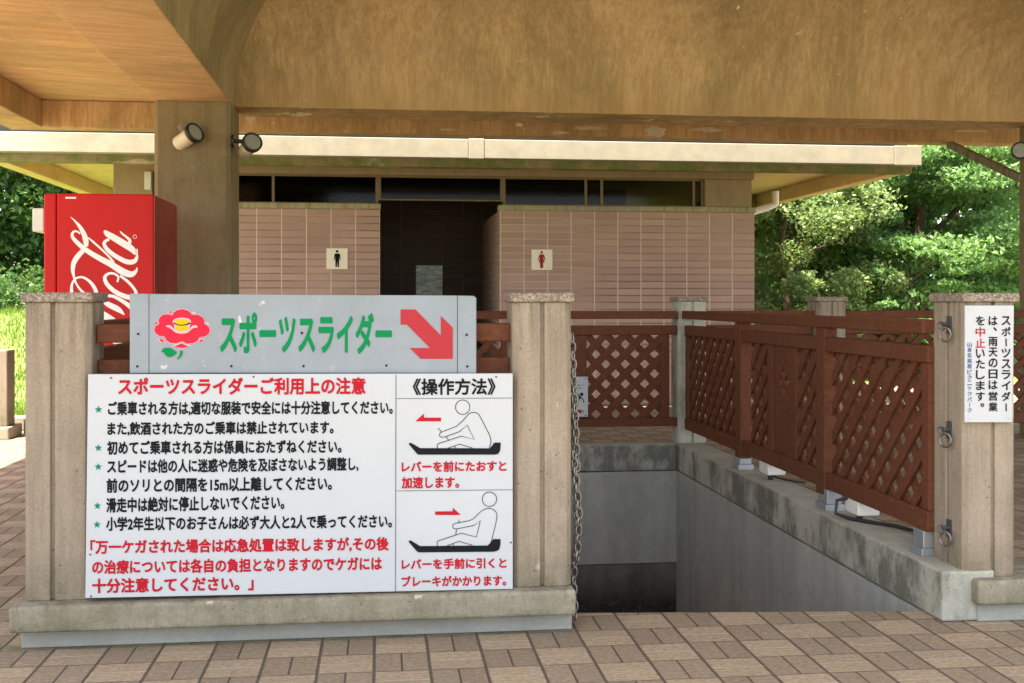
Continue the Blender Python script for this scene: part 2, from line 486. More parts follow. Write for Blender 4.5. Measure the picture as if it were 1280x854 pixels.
M['grass'] = m_leaf('grass_blade', (.20, .27, .045), (.13, .21, .03), .4)
def m_ground():
    n = N('grass_soil')
    a = n.noise(.5, 6, .7); b = n.noise(14, 5, .7)
    c = n.mix(a, (.13, .19, .035), (.19, .25, .05)); c = n.mix(n.range(b, .4, .7, 0, .6), c, (.07, .10, .025))
    return n.fin(c, .9, n.bump(b, .6, .03))
M['ground'] = m_ground()
M['bark'] = concrete('bark', (.12, .085, .055), (.05, .035, .025), streak=(9, 9, .8), pits=False)

# ------------------------------------------------------------------ ground and paving
def sheet(name, rects, z, m, kind='structure'):
    b = MB()
    for x0, y0, x1, y1 in rects:
        b.add([(x0, y0, z), (x1, y0, z), (x1, y1, z), (x0, y1, z)], [(0, 1, 2, 3)])
    return tag(b.build(name, m), kind=kind)
PX0, PX1, PY0, PY1 = -0.90, 1.99, 3.97, 7.38          # the stair pit
HX0, HX1, HY0, HY1 = -1.2, 2.3, 3.7, 7.7
sheet('ground', [(-500, -300, HX0, 600), (HX1, -300, 500, 600), (HX0, -300, HX1, HY0), (HX0, HY1, HX1, 600)], -.03, M['ground'])
KW = .20
pv = MB()
def quad(*p): pv.add([(x, y, 0) for x, y in p], [(0, 1, 2, 3)])
quad((-14, -16.0), (20, -16.0), (20, 3.80), (-14, 3.80))
quad((-14, 3.80), (PX0, 3.80), (PX0, 10.3), (-14, 10.3))
quad((PX0, 3.80), (.62, 3.80), (.62, 3.99), (PX0, 3.99))
quad((.62, 3.80), (2.06, 3.80), (2.06, 3.925), (.62, 4.068))
quad((2.06, 3.80), (20, 3.80), (20, 10.3), (2.06, 10.3))
quad((PX0, 7.45), (2.06, 7.45), (2.06, 10.3), (PX0, 10.3))
quad((-3.4, 10.3), (20, 10.3), (20, 14.3), (-3.4, 14.3))
tag(pv.build('paving', M['paving']), kind='structure')

# sunken stairwell ------------------------------------------------------
sw = thing('stairwell', 'sunken concrete stairwell with grey walls and a raised stained kerb', 'stairwell', (.6, 5.6, -.0))
D = -2.6
w = MB(); w.box(PX0 - .25, PY1, -.62, PX1, PY1 + .2, -.004); w.build('retaining_wall', M['pit'], sw)
w = MB(); w.box(PX0 - .25, PY1 + .012, D, PX1, PY1 + .2, -.626); o = w.build('retaining_wall', M['pit_low'], sw); o['label'] = 'stained lower wall with painted-in shade'
w = MB(); w.prism([(PX1, 3.93, -.004), (PX1, PY1 + .2, -.004), (PX1, PY1 + .2, D), (PX1, 3.93, D)], (.2, 0, 0)); w.build('retaining_wall', M['pit'], sw)
w = MB(); w.box(PX0 - .25, 3.8, D, PX0, PY1, -.004); w.build('retaining_wall', M['pit'], sw)
w = MB(); w.box(PX0, 3.80, D, .62, 3.97, -.004); w.build('retaining_wall', M['pit'], sw)
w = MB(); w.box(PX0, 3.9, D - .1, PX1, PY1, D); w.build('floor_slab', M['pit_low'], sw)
k = MB()
for i in range(14):
    z = -.17 * (i + 1)
    y0 = 3.98 + .0 + .29 * i
    if y0 + .29 > PY1: break
    k.box(.625, y0 - .02, z - .2, PX1 - .002, y0 + .27, z)
k.box(.625, 3.82, -.5, PX1 - .002, 3.925, -.004)
k.build('stair', M['pit'], sw)
k = MB(); k.box(PX1, 3.785, .002, PX1 + KW, PY1 + .2, .18); k.build('kerb', M['kerb'], sw, .008)
k = MB(); k.box(PX0 - .2, PY1, .002, PX1 - .002, PY1 + .11, .18); k.build('kerb', M['kerb'], sw, .008)
k = MB(); k.box(PX0 - .2, 4.05, .002, PX0, PY1 - .002, .18); k.build('kerb', M['kerb'], sw, .008)

# plinths ---------------------------------------------------------------
def plinth(label, x0, x1, yb, yf, depth):
    t = thing('plinth', label, 'plinth', ((x0 + x1) / 2, yb, 0))
    b = MB(); b.box(x0, yb, .068, x1, yb + depth, .156); b.build('coping_block', M['plinth'], t, .012, 3)
    b = MB(); b.box(x0 + .02, yf, .001, x1 - .003, yb + depth - .01, .068); b.build('footing', M['foot'], t, .004)
    return t
plinth('long low concrete plinth under the big white notice board', -1.195, .668, 3.785, 3.855, .28)
plinth('short chipped concrete plinth under the right gate post', 2.10, 3.4, 3.735, 3.775, .30)

# concrete fence posts ----------------------------------------------------
def post_section(x0, x1, y0, y1, ch=.018, g=.007, gd=.014, gx=.45):
    w_ = x1 - x0; xm = x0 + w_ * gx; ym = (y0 + y1) / 2
    return [(x0 + ch, y0), (xm - g, y0), (xm - g, y0 + gd), (xm + g, y0 + gd), (xm + g, y0), (x1 - ch, y0),
            (x1, y0 + ch), (x1, ym - g), (x1 - gd, ym - g), (x1 - gd, ym + g), (x1, ym + g), (x1, y1 - ch), (x1 - ch, y1), (x0 + ch, y1), (x0, y1 - ch),
            (x0, ym + g), (x0 + gd, ym + g), (x0 + gd, ym - g), (x0, ym - g), (x0, y0 + ch)]
def fence_post(label, x0, x1, y0, y1, z0, z1=1.175, m='post', cap=True, gx=.5):
    t = thing('fence_post', label, 'fence post', ((x0 + x1) / 2, (y0 + y1) / 2, z0), 'concrete fence posts around the stairwell')
    b = MB(); b.prism([(x, y, z0) for x, y in post_section(x0, x1, y0, y1, gx=gx)], (0, 0, z1 - .033 - z0)); b.build('shaft', M[m], t, .004)
    b = MB(); b.box(x0 - .008, y0 - .01, z1 - .033, x1 + .008, y1 + .008, z1); b.build('cap', M['granite'], t, .007, 3)
    return t
fence_post('weathered concrete gate post left of the big white notice board', -1.166, -.952, 3.85, 4.05, .156, gx=.43)
fence_post('pale concrete gate post between the notice board and the stair entrance', .455, .662, 3.84, 4.04, .156)
fence_post('concrete gate post carrying the narrow white vertical sign', 2.075, 2.275, 3.79, 4.03, .156, gx=.55)
fence_post('green stained concrete post at the far right corner of the stairwell', 2.005, 2.205, 7.40, 7.60, .18, 1.172, 'mossy_post')
fence_post('plain concrete post rising behind the middle of the brown side railing', 2.985, 3.195, 7.40, 7.60, 0, 1.172)

# ------------------------------------------------------------------ wooden railings
def clip_rect(poly, w_, h_):
    def cl(poly, f):
        out = []
        for i in range(len(poly)):
            a, b = poly[i - 1], poly[i]; fa, fb = f(a), f(b)
            if (fa >= 0) != (fb >= 0):
                t = fa / (fa - fb); out.append((a[0] + (b[0] - a[0]) * t, a[1] + (b[1] - a[1]) * t))
            if fb >= 0: out.append(b)
        return out
    for f in (lambda p: p[0], lambda p: w_ - p[0], lambda p: p[1], lambda p: h_ - p[1]):
        if not poly: return poly
        poly = cl(poly, f)
    return poly
def lattice(b, O, U, Nn, w_, h_, pitch=.095, sw=.041, th=.014):
    O = Vector(O); U = Vector(U); Nn = Vector(Nn); Z = Vector((0, 0, 1)); L = w_ + h_ + 1
    r2 = math.sqrt(.5)
    for layer, sgn in ((0, -1), (1, 1)):
        n = int(L * 1.2 / pitch) + 2
        for k in range(-n, n + 1):
            c = k * pitch + .02
            # line: point c*perp, direction (1, sgn)/sqrt2
            d = (r2, r2 * sgn); q = (-r2 * sgn, r2)
            px, py = q[0] * c, q[1] * c
            pl = [(px + d[0] * s + q[0] * e, py + d[1] * s + q[1] * e) for s, e in ((-L, -sw / 2), (L, -sw / 2), (L, sw / 2), (-L, sw / 2))]
            pl = clip_rect(pl, w_, h_)
            if len(pl) < 3: continue
            b.prism([O + U * x + Z * y + Nn * (th * 1.02 * layer) for x, y in pl], Nn * th)
def railing(label, A, B, segs, brackets=(), posts=(), z_top=(1.022, 1.076), z_mid=(.912, .978), z_bot=(.275, .352), th=.05, nrm=None, board=None, sw=.041):
    """A->B in plan; segs = list of (s0, s1, kind) along the run in metres"""
    A = Vector((*A, 0)); B = Vector((*B, 0)); d = (B - A); Lr = d.length; d.normalize()
    nn = Vector(nrm) if nrm else Vector((d.y, -d.x, 0))
    t = thing('railing', label, 'railing', (A + B) / 2)
    def rail(name, s0, s1, z0, z1, thick, off=0):
        b = MB(); p = A + d * s0 + nn * off; q = A + d * s1 + nn * off
        b.prism([p - nn * thick / 2 + Vector((0, 0, z0)), p + nn * thick / 2 + Vector((0, 0, z0)), p + nn * thick / 2 + Vector((0, 0, z1)), p - nn * thick / 2 + Vector((0, 0, z1))], q - p)
        return b.build(name, M['wood'], t, .006)
    rail('top_rail', 0, Lr, *z_top, th + .024, .010)
    rail('middle_rail', 0, Lr, *z_mid, th + .006)
    rail('bottom_rail', 0, Lr, *z_bot, th + .006)
    for s in posts:
        rail('stile', s - .05, s + .05, z_bot[0] - .03, z_top[0] - .001, th + .016, .004)
    for s0, s1, kind in segs:
        if kind == 'stile':
            rail('stile', s0, s1, z_bot[1], z_mid[0], th - .006)
        elif kind == 'board':
            b = MB()
            O = A + d * s0 - nn * .01; w_ = s1 - s0; z0, z1 = z_bot[1] + .001, z_mid[0] - .001
            # solid board with a cluster of four small diamond cut-outs (real holes)
            cx = w_ / 2; cz = (z0 + z1) / 2 + .10; r = min(.034, w_ * .2)
            bm = bmesh.new()
            holes = [(cx, cz + 1.25 * r), (cx - 1.25 * r, cz), (cx + 1.25 * r, cz), (cx, cz - 1.25 * r)]
            pts = [(0, z0), (w_, z0), (w_, z1), (0, z1)]
            edges = []
            def loop(ps):
                v = [bm.verts.new(O + d * x + Vector((0, 0, z))) for x, z in ps]
                return [bm.edges.new((v[i], v[(i + 1) % len(v)])) for i in range(len(v))]
            edges += loop(pts)
            for hx, hz in holes: edges += loop([(hx - r, hz), (hx, hz - r), (hx + r, hz), (hx, hz + r)])
            bmesh.ops.triangle_fill(bm, use_beauty=True, use_dissolve=False, edges=edges)
            ex = bmesh.ops.extrude_face_region(bm, geom=list(bm.faces))
            bmesh.ops.translate(bm, verts=[e for e in ex['geom'] if isinstance(e, bmesh.types.BMVert)], vec=nn * .018)
            bmesh.ops.recalc_face_normals(bm, faces=bm.faces)
            me = bpy.data.meshes.new('board_panel')
            org = origin(t)
            bmesh.ops.translate(bm, verts=bm.verts, vec=-org)
            bm.to_mesh(me); bm.free(); me.materials.append(M['wood'])
            o = bpy.data.objects.new('board_panel', me); col.objects.link(o); o.parent = t
        else:
            b = MB()
            lattice(b, A + d * s0 + Vector((0, 0, z_bot[1] + .001)) - nn * .0142, d, nn, s1 - s0, z_mid[0] - z_bot[1] - .002, sw=sw)
            b.build('lattice_panel', M['wood'], t)
    for s, w_, zt in brackets:
        b = MB(); p = A + d * s
        b.prism([p + d * (-w_ / 2) - nn * .045 + Vector((0, 0, .18)), p + d * (-w_ / 2) + nn * .045 + Vector((0, 0, .18)),
                 p + d * (w_ / 2) + nn * .045 + Vector((0, 0, .18)), p + d * (w_ / 2) - nn * .045 + Vector((0, 0, .18))], (0, 0, .03))
        b.prism([p + d * (-w_ * .42) - nn * .035 + Vector((0, 0, .2105)), p + d * (-w_ * .42) + nn * .035 + Vector((0, 0, .2105)),
                 p + d * (w_ * .42) + nn * .035 + Vector((0, 0, .2105)), p + d * (w_ * .42) - nn * .035 + Vector((0, 0, .2105))], (0, 0, zt - .2105))
        for q in (-.25, .25):
            c = p + d * (w_ * q) - nn * .035 + Vector((0, 0, .25))
            b.tube([c, c - nn * .012], .012, 8)
        b.build('bracket', M['galv'], t, .003)
    return t
# the long railing on the right kerb (runs from the gate post back to the far corner)
RX = 2.075
railing('long brown lattice railing along the right side of the stairwell', (RX, 7.395), (RX, 4.005),
        [(.06, 1.08, 'lattice'), (1.33, 1.62, 'lattice'), (1.62, 1.69, 'stile'), (1.69, 1.96, 'board'), (1.96, 2.03, 'stile'), (2.03, 2.28, 'lattice'), (2.46, 3.33, 'lattice'),
         (.0, .06, 'stile'), (3.33, 3.39, 'stile')],
        brackets=[(1.14, .13, .275), (2.40, .13, .275), (3.33, .10, .275)], posts=(1.16, 2.37), nrm=(-1, 0, 0))
# frames beside the two tall stiles belong to the same railing; far fence behind the pit
railing('brown lattice fence across the far end of the stairwell', (-.95, 7.44), (2.0, 7.44),
        [(.05, 1.0, 'lattice'), (1.0, 1.06, 'stile'), (1.06, 1.75, 'lattice'), (1.75, 1.81, 'stile'), (1.81, 2.04 + .20, 'board'), (2.24, 2.33, 'stile'), (2.33, 2.84, 'lattice'), (2.84, 2.90, 'stile')],
        nrm=(0, -1, 0), z_bot=(.295, .352), sw=.048)
railing('brown lattice fence continuing right from the corner post towards the trees', (2.21, 7.50), (5.0, 7.50),
        [(.0, .06, 'stile'), (.06, .77, 'lattice'), (1.0, 1.06, 'stile'), (1.06, 2.7, 'lattice')], nrm=(0, -1, 0))
railing('brown railing between the gate posts behind the signs', (-.95, 3.955), (.456, 3.955),
        [(.02, .06, 'stile'), (.06, .55, 'lattice'), (.55, .61, 'stile'), (.61, 1.12, 'lattice')], nrm=(0, -1, 0), z_top=(1.005, 1.068), z_mid=(.884, .947))
railing('brown railing down the left side of the stairwell by the vending machine', (-1.0, 7.395), (-1.0, 4.06),
        [(.02, 1.1, 'lattice'), (1.1, 1.2, 'stile'), (1.2, 2.2, 'lattice'), (2.2, 2.3, 'stile'), (2.3, 3.3, 'lattice')], nrm=(1, 0, 0))

# small white lamp boxes on the kerb with their cable ------------------------------
def lamp_box(label, x, y):
    t = thing('junction_box', label, 'junction box', (x, y, .18), 'white boxes on the kerb')
    b = MB(); b.box(x - .05, y - .07, .215, x + .05, y + .07, .30); b.build('box', M['offwhite'], t, .006)
    b = MB(); b.tube([(x - .01, y, .215), (x - .01, y, .181)], .014, 10); b.build('stem', M['black'], t)
    b = MB()
    if 'curled' in label:
        b.tube([(x - .045, y + .04, .275), (x - .085, y + .07, .26), (x - .095, y + .06, .205), (x - .05, y + .02, .189), (x + .0, y - .06, .189), (x + .08, y - .16, .188), (x + .11, y - .27, .188)], .008, 8)
    else:
        b.tube([(x, y + .02, .20), (x + .05, y - .05, .188), (x + .12, y - .16, .187)], .005, 8)
    b.build('cable', M['black'], t)
lamp_box('small white box on the kerb nearer the corner post with a thin cable', 2.10, 5.83)
lamp_box('small white box on the kerb with a curled black cable', 2.10, 4.70)

# chain and rings ----------------------------------------------------------------
def ring(b, c, r, tube, ax1, ax2, n=18, st=1.0):
    c = Vector(c); ax1 = Vector(ax1); ax2 = Vector(ax2)
    b.tube([c + ax1 * (r * math.cos(2 * PI * i / n)) + ax2 * (st * r * math.sin(2 * PI * i / n)) for i in range(n)], tube, 7, closed=True)
ch = MB()
def chain(b, pts, pitch=.028, r=.0042):
    # resample the path
    P = [Vector(p) for p in pts]; acc = []; cur = P[0]
    dense = []
    for i in range(len(P) - 1):
        for q in range(60): dense.append(P[i].lerp(P[i + 1], q / 60))
    last = dense[0]; acc.append(last)
    for p in dense:
        if (p - last).length >= pitch: acc.append(p); last = p
    for i in range(len(acc) - 1):
        a, e = acc[i], acc[i + 1]; d = (e - a).normalized()
        s = d.cross(Vector((0, 1, 0) if i % 2 else (.8, -.6, 0)))
        if s.length < .1: s = Vector((1, 0, 0))
        s.normalize(); m_ = (a + e) / 2
        b.tube([m_ + d * (math.cos(2 * PI * q / 12) * pitch * .72) + s * (math.sin(2 * PI * q / 12) * pitch * .36) for q in range(12)], r, 6, closed=True)
cx_, cy_ = .678, 3.90
chain(ch, [(cx_ - .006, cy_, 1.03), (cx_ + .004, cy_ - .01, .80), (cx_ + .012, cy_ - .012, .55), (cx_ + .012, cy_ - .012, .30), (cx_ + .002, cy_, .21)])
chain(ch, [(cx_ - .006, cy_ + .02, 1.03), (cx_ + .008, cy_ + .01, .60), (cx_ + .014, cy_, .32), (cx_ - .0, cy_, .16), (cx_ + .004, cy_ - .02, .02)])
chain(ch, [(cx_ - .002, cy_ - .015, .62), (cx_ + .018, cy_ - .025, .40), (cx_ + .01, cy_ - .02, .22)])
tag(ch.build('chain', M['chrome']), 'worn steel chain hanging down beside the middle gate post', 'chain')
for z, lab in ((1.03, 'topmost steel ring on the post with the vertical sign'), (.645, 'middle steel ring on the post with the vertical sign'), (.285, 'lowest steel ring on the post with the vertical sign')):
    t = thing('ring_bolt', lab, 'ring bolt', (2.075, 3.9, z), 'steel rings on the gate post')
    b = MB(); b.prism([(2.069, 3.875, z - .005), (2.069, 3.905, z - .005), (2.069, 3.905, z + .06), (2.069, 3.875, z + .06)], (.006, 0, 0)); b.tube([(2.07, 3.89, z + .03), (2.045, 3.89, z + .03)], .007, 8)
    ring(b, (2.042, 3.89, z + .025), .013, .004, (0, .3, 1), (1, 0, 0)); b.build('eye_plate', M['dark_steel'], t)
    b = MB(); ring(b, (2.048, 3.872, z - .006), .025, .0048, (.45, -.8, 0), (0, 0, 1)); b.build('ring', M['chrome'], t)

# ------------------------------------------------------------------ signs
_txt_cache = {}
def text_mesh(s, bold=.02):
    key = (s, bold)
    if key not in _txt_cache:
        cu = bpy.data.curves.new('lettering', 'FONT'); cu.body = s; cu.resolution_u = 3
        o = bpy.data.objects.new('lettering', cu); col.objects.link(o)
        dg = bpy.context.evaluated_depsgraph_get(); dg.update()
        me = bpy.data.meshes.new_from_object(o.evaluated_get(dg))
        vs_ = np.zeros(len(me.vertices) * 3); me.vertices.foreach_get('co', vs_); vs_ = vs_.reshape(-1, 3)[:, :2]
        fs_ = [list(p.vertices) for p in me.polygons]
        bpy.data.objects.remove(o); bpy.data.meshes.remove(me); bpy.data.curves.remove(cu)
        _txt_cache[key] = (vs_, fs_)
    return _txt_cache[key]
class Face:
    """a flat sign face at depth y; lettering lies 1.2 mm in front of the sheet"""
    def __init__(self, y, lift=.0015): self.y = y; self.lift = lift; self.n = 0
    def P(self, px, py, k=0): 
        v = on_y(px, py, self.y); v.y = self.y - self.lift - k * .0012; return v
    def text(self, b, s, tl, bl, br, bold=.02, k=0):
        vs_, fs_ = text_mesh(s, 0)
        lo = vs_.min(0); hi = vs_.max(0); n = (vs_ - lo) / (hi - lo)
        O = self.P(*bl, k); U = self.P(*br, k) - O; V = self.P(*tl, k) - O
        e = bold * .95 * 1.0 / (hi - lo)
        lift = 0
        for dx, dy in ((0, 0), (1, 0), (-1, 0), (0, 1), (0, -1), (.7, .7), (-.7, .7), (.7, -.7), (-.7, -.7)):
            L = Vector((0, -.00006 * lift, 0)); lift += 1
            b.add([O + U * (x * (1 - 2 * e[0]) + e[0] * (1 + dx)) + V * (y * (1 - 2 * e[1]) + e[1] * (1 + dy)) + L for x, y in n], fs_)
    def poly(self, b, pts, k=0, thick=0.0):
        P_ = [self.P(x, y, k) for x, y in pts]
        bm = bmesh.new(); vv = [bm.verts.new(p) for p in P_]; f = bm.faces.new(vv); f.normal_update()
        bmesh.ops.triangulate(bm, faces=[f]); bm.verts.index_update()
        b.add([v.co.copy() for v in bm.verts], [[v.index for v in q.verts] for q in bm.faces]); bm.free()
    def stroke(self, b, pts, k=0, smooth=True, closed=False, step=6):
        """pts (x, y, width) in picture units of the sign face"""
        self.n += 1; up = Vector((0, -.00012 * (self.n % 12), 0))
        P_ = [tuple(p) for p in pts]
        if smooth and len(P_) > 2:
            out = []; m_ = len(P_)
            for i in range(m_ if closed else m_ - 1):
                g = lambda j: P_[j % m_] if closed else P_[max(0, min(m_ - 1, j))]
                p0, p1, p2, p3 = g(i - 1), g(i), g(i + 1), g(i + 2)
                for q in range(step):
                    t = q / step
                    out.append(tuple(.5 * (2 * p1[a] + (p2[a] - p0[a]) * t + (2 * p0[a] - 5 * p1[a] + 4 * p2[a] - p3[a]) * t * t + (3 * p1[a] - p0[a] - 3 * p2[a] + p3[a]) * t ** 3) for a in range(3)))
            if not closed: out.append(P_[-1])
            P_ = out
        m_ = len(P_); vs_ = []; fs_ = []
        for i in range(m_):
            a = P_[i - 1] if (closed or i) else P_[i]; c = P_[(i + 1) % m_] if (closed or i < m_ - 1) else P_[i]
            dx, dy = c[0] - a[0], c[1] - a[1]; l = math.hypot(dx, dy) or 1; nx, ny = -dy / l, dx / l; w_ = max(P_[i][2], .05) / 2
            vs_ += [self.P(P_[i][0] + nx * w_, P_[i][1] + ny * w_, k) + up, self.P(P_[i][0] - nx * w_, P_[i][1] - ny * w_, k) + up]
        for i in range(m_ if closed else m_ - 1):
            j = (i + 1) % m_
            fs_.append((2 * i, 2 * i + 1, 2 * j + 1, 2 * j))
        b.add(vs_, fs_)
    def disc(self, b, c, rx, ry=None, k=0, n=28):
        ry = ry or rx
        self.poly(b, [(c[0] + rx * math.cos(2 * PI * i / n), c[1] + ry * math.sin(2 * PI * i / n)) for i in range(n)], k)
    def star(self, b, c, r, k=0):
        pts = []
        for i in range(10):
            a = -PI / 2 + PI * i / 5; q = r if i % 2 == 0 else r * .42
            pts.append((c[0] + q * math.cos(a), c[1] + q * math.sin(a)))
        self.poly(b, pts, k)

# big white notice board
yb = 3.815
F = Face(yb)
def board(t, name, m, corners, y, th, bevel=.002):
    b = MB(); b.prism([on_y(*c, y) for c in corners], (0, th, 0)); return b.build(name, m, t, bevel)
nb = thing('notice_board', 'big white notice board with black and red Japanese rules and sled drawings', 'notice board', (on_y(375, 740, yb).x, yb, .18))
board(nb, 'panel', M['white_board'], [(110, 468), (641, 467), (641, 736.5), (106.5, 748)], yb, .018)
b = MB()
F.text(b, 'スポーツスライダーご利用上の注意', (147.7, 472), (147.7, 494.3), (457, 493.3), .036)
b.build('title_lettering', M['ink_red'], nb)
b = MB()
for s, tl, bl, br in [
    ('ご乗車される方は,適切な服装で安全には十分注意してください。', (135, 501.6), (135, 520), (491, 518.5)),
    ('また,飲酒された方のご乗車は禁止されています。', (134.3, 527.4), (134.3, 545), (417, 543)),
    ('初めてご乗車される方は係員におたずねください。', (134, 551), (134, 568.7), (427, 566.5)),
    ('スピードは他の人に迷惑や危険を及ぼさないよう調整し,', (134, 574.5), (134, 592.8), (448, 589)),
    ('前のソリとの間隔を15m以上離してください。', (133.2, 598), (133.2, 616.4), (415, 613)),
    ('滑走中は絶対に停止しないでください。', (132.8, 622), (132.8, 641), (355.5, 637)),
    ('小学2年生以下のお子さんは必ず大人と2人で乗ってください。', (132.8, 646), (132.8, 664), (490, 660))]:
    b = MB(); F.text(b, s, tl, bl, br, .038); b.build('rule_lettering', M['ink_black'], nb)
b = MB()
for s, tl, bl, br in [
    ('「万一ケガされた場合は応急処置は致しますが,その後', (113, 675), (113, 693.5), (486, 688.8)),
    ('の治療については各自の負担となりますのでケガには', (115.3, 700), (115.3, 718), (477.5, 713)),
    ('十分注意してください。」', (115.3, 723), (115.3, 742), (317, 738)),
    ('レバーを前にたおすと', (502, 576.7), (502, 590.5), (633, 589.2)),
    ('加速します。', (502, 596), (502, 611), (574, 610.3)),
    ('レバーを手前に引くと', (502, 698.8), (502, 712.3), (633.3, 710.2)),
    ('ブレーキがかかります。', (502, 720), (502, 733.6), (632.8, 732))]:
    b = MB(); F.text(b, s, tl, bl, br, .038); b.build('warning_lettering', M['ink_red'], nb)
b = MB(); F.text(b, '《操作方法》', (516, 473), (516, 494.2), (619.5, 493.8), .03); b.build('heading_lettering', M['ink_black'], nb)
for c in ((123.2, 512), (123, 560), (122.8, 583.6), (121.9, 632.4), (121.4, 655.8)):
    b = MB(); F.star(b, c, 4.9); b.build('star_mark', M['ink_teal'], nb)
for ln in ([(495, 468.6, 1.0), (494.3, 739.5, 1.0)], [(496, 498.2, .8), (640.5, 497.6, .8)], [(495.6, 613.6, .8), (640.8, 612.2, .8)]):
    b = MB(); F.stroke(b, ln, smooth=False); b.build('ruled_line', M['ink_line'], nb)
def A_(x, y): return (500 + x / 9.48, 490 + y / 9.48)
def B_(x, y): return (480 + x / 5.335, 600 + y / 5.335)
def picto(T, k, lines, rounds, circle, hull, arrow):
    b = MB()
    for ln in rounds: F.stroke(b, [(*T(x, y), .8) for x, y in ln], step=5)
    for ln in lines: F.stroke(b, [(*T(x, y), .8) for x, y in ln], smooth=False)
    cx, cy, r = circle
    F.stroke(b, [(*T(cx + r * math.cos(2 * PI * i / 30), cy + r * math.sin(2 * PI * i / 30)), .8) for i in range(30)], smooth=False, closed=True)
    b.build('rider_drawing', M['ink_black'], nb)
    b = MB(); F.poly(b, [T(*p) for p in hull], 1); b.build('sled_drawing', M['ink_black'], nb)
    b = MB(); F.poly(b, [T(*p) for p in arrow]); b.build('arrow_drawing', M['ink_red'], nb)
picto(A_, 9.48,
      [[(452, 430), (490, 470)], [(545, 530), (578, 570)], [(640, 640), (668, 668)], [(540, 530), (700, 470), (715, 460), (795, 392), (880, 562), (725, 522), (578, 572), (470, 605)], [(560, 668), (705, 618), (860, 664)], [(495, 474), (668, 408)]],
      [[(668, 408), (740, 345), (800, 275), (840, 246), (880, 242), (920, 255), (945, 285), (1000, 390), (1060, 510), (1075, 570), (1074, 610), (1056, 664)], [(495, 474), (472, 490), (470, 520), (490, 537), (540, 530)], [(470, 605), (448, 620), (440, 645), (446, 672)]],
      (742, 180, 85),
      [(105, 620), (112, 604), (130, 602), (240, 665), (1060, 667), (1092, 635), (1110, 605), (1130, 598), (1192, 600), (1190, 665), (1182, 705), (1160, 733), (1130, 742), (215, 742), (200, 730)],
      [(182, 348), (284, 255), (284, 304), (485, 304), (485, 348)])
picto(B_, 5.335,
      [[(502, 264), (496, 290)], [(485, 330), (477, 364)], [(464, 425), (460, 440)], [(478, 327), (600, 302), (642, 270), (616, 380), (516, 354), (360, 406)], [(420, 438), (500, 408), (590, 435)], [(476, 288), (572, 270)]],
      [[(572, 270), (600, 255), (640, 215), (675, 193), (710, 190), (742, 208), (753, 240), (745, 290), (728, 360), (715, 410), (700, 432)], [(476, 288), (460, 300), (460, 318), (478, 327)], [(360, 406), (355, 415), (355, 440)]],
      (703, 128, 48),
      [(164, 412), (170, 402), (180, 403), (240, 440), (690, 436), (715, 415), (725, 396), (740, 393), (777, 394), (776, 430), (768, 462), (750, 474), (725, 478), (232, 482), (218, 474)],
      [(341, 210), (458, 208), (458, 185), (512, 232), (458, 234), (341, 233)])
def screws(t, F, pts, r=1.3, m='ink_black'):
    for c in pts:
        b = MB(); F.disc(b, c, r, n=12, k=2); b.build('screw', M[m], t)
screws(nb, F, [(139, 472.5), (317, 471), (620, 471), (113, 693), (638.5, 678), (114, 745)], 1.1)

# grey direction sign with flower and arrow
yt = 3.835
t2 = thing('direction_sign', 'grey metal direction sign with red flower, green lettering and red arrow', 'direction sign', (on_y(380, 467, yt).x, yt, .9))
G = Face(yt)
board(t2, 'panel', M['grey_sign'], [(186.5, 367.5), (571.5, 369.5), (571.5, 466.5), (186.5, 466.5)], yt, .02)
b = MB()
b.prism([on_y(*c, yt) for c in [(162, 367), (186, 367.3), (186, 467), (162, 467)]], (0, .03, 0))
b.build('side_flange', M['grey_sign'], t2, .003)
b = MB()
b.prism([on_y(*c, yt) for c in [(572, 369.5), (592, 369.8), (595.5, 372.5), (595.5, 467), (572, 467)]], (0, .03, 0))
b.build('side_flange', M['grey_sign'], t2, .003)
def T_(x, y): return (160 + x / 2.783, 360 + y / 2.783)
b = MB(); G.text(b, 'スポーツスライダー', T_(320, 84), T_(320, 231), T_(918, 231), .036); b.build('title_lettering', M['ink_green'], t2)
b = MB(); G.poly(b, [T_(*p) for p in [(948, 75), (1000, 75), (1088, 165), (1088, 97), (1130, 138), (1130, 247), (1018, 247), (980, 209), (1050, 209), (970, 128), (948, 128)]]); b.build('arrow', M['ink_red2'], t2)
def W_(x, y): return (180 + x / 10.68, 375 + y / 10.68)
def petal_outline(grow=0):
    base = [(510, 120), (580, 135), (625, 170), (640, 200), (720, 195), (780, 225), (810, 270), (805, 318), (860, 350), (885, 400), (870, 450), (820, 490), (740, 500), (720, 545), (660, 580), (580, 585), (505, 550), (430, 582), (350, 575), (300, 540), (275, 490), (200, 480), (150, 440), (135, 400), (150, 355), (205, 320), (192, 275), (215, 225), (270, 193), (340, 195), (385, 205), (395, 170), (440, 135)]
    cx, cy = 510, 360
    return [W_(cx + (x - cx) * (1 + grow / 380), cy + (y - cy) * (1 + grow / 235)) for x, y in base]
b = MB(); G.poly(b, petal_outline(9), 0)
for pl in ([(300, 165), (345, 140), (385, 150), (375, 190)], [(640, 160), (680, 150), (700, 185), (650, 190)], [(135, 340), (150, 290), (185, 280), (200, 320)], [(815, 290), (860, 300), (880, 345), (830, 325)],
           [(170, 510), (250, 515), (300, 580), (220, 570)], [(720, 580), (740, 520), (825, 515), (790, 565)], [(370, 610), (505, 555), (640, 612), (505, 660)]): G.poly(b, [W_(*p) for p in pl], 0)
b.build('flower_outline', M['ink_pale'], t2)
b = MB(); G.poly(b, petal_outline(-2), 1)
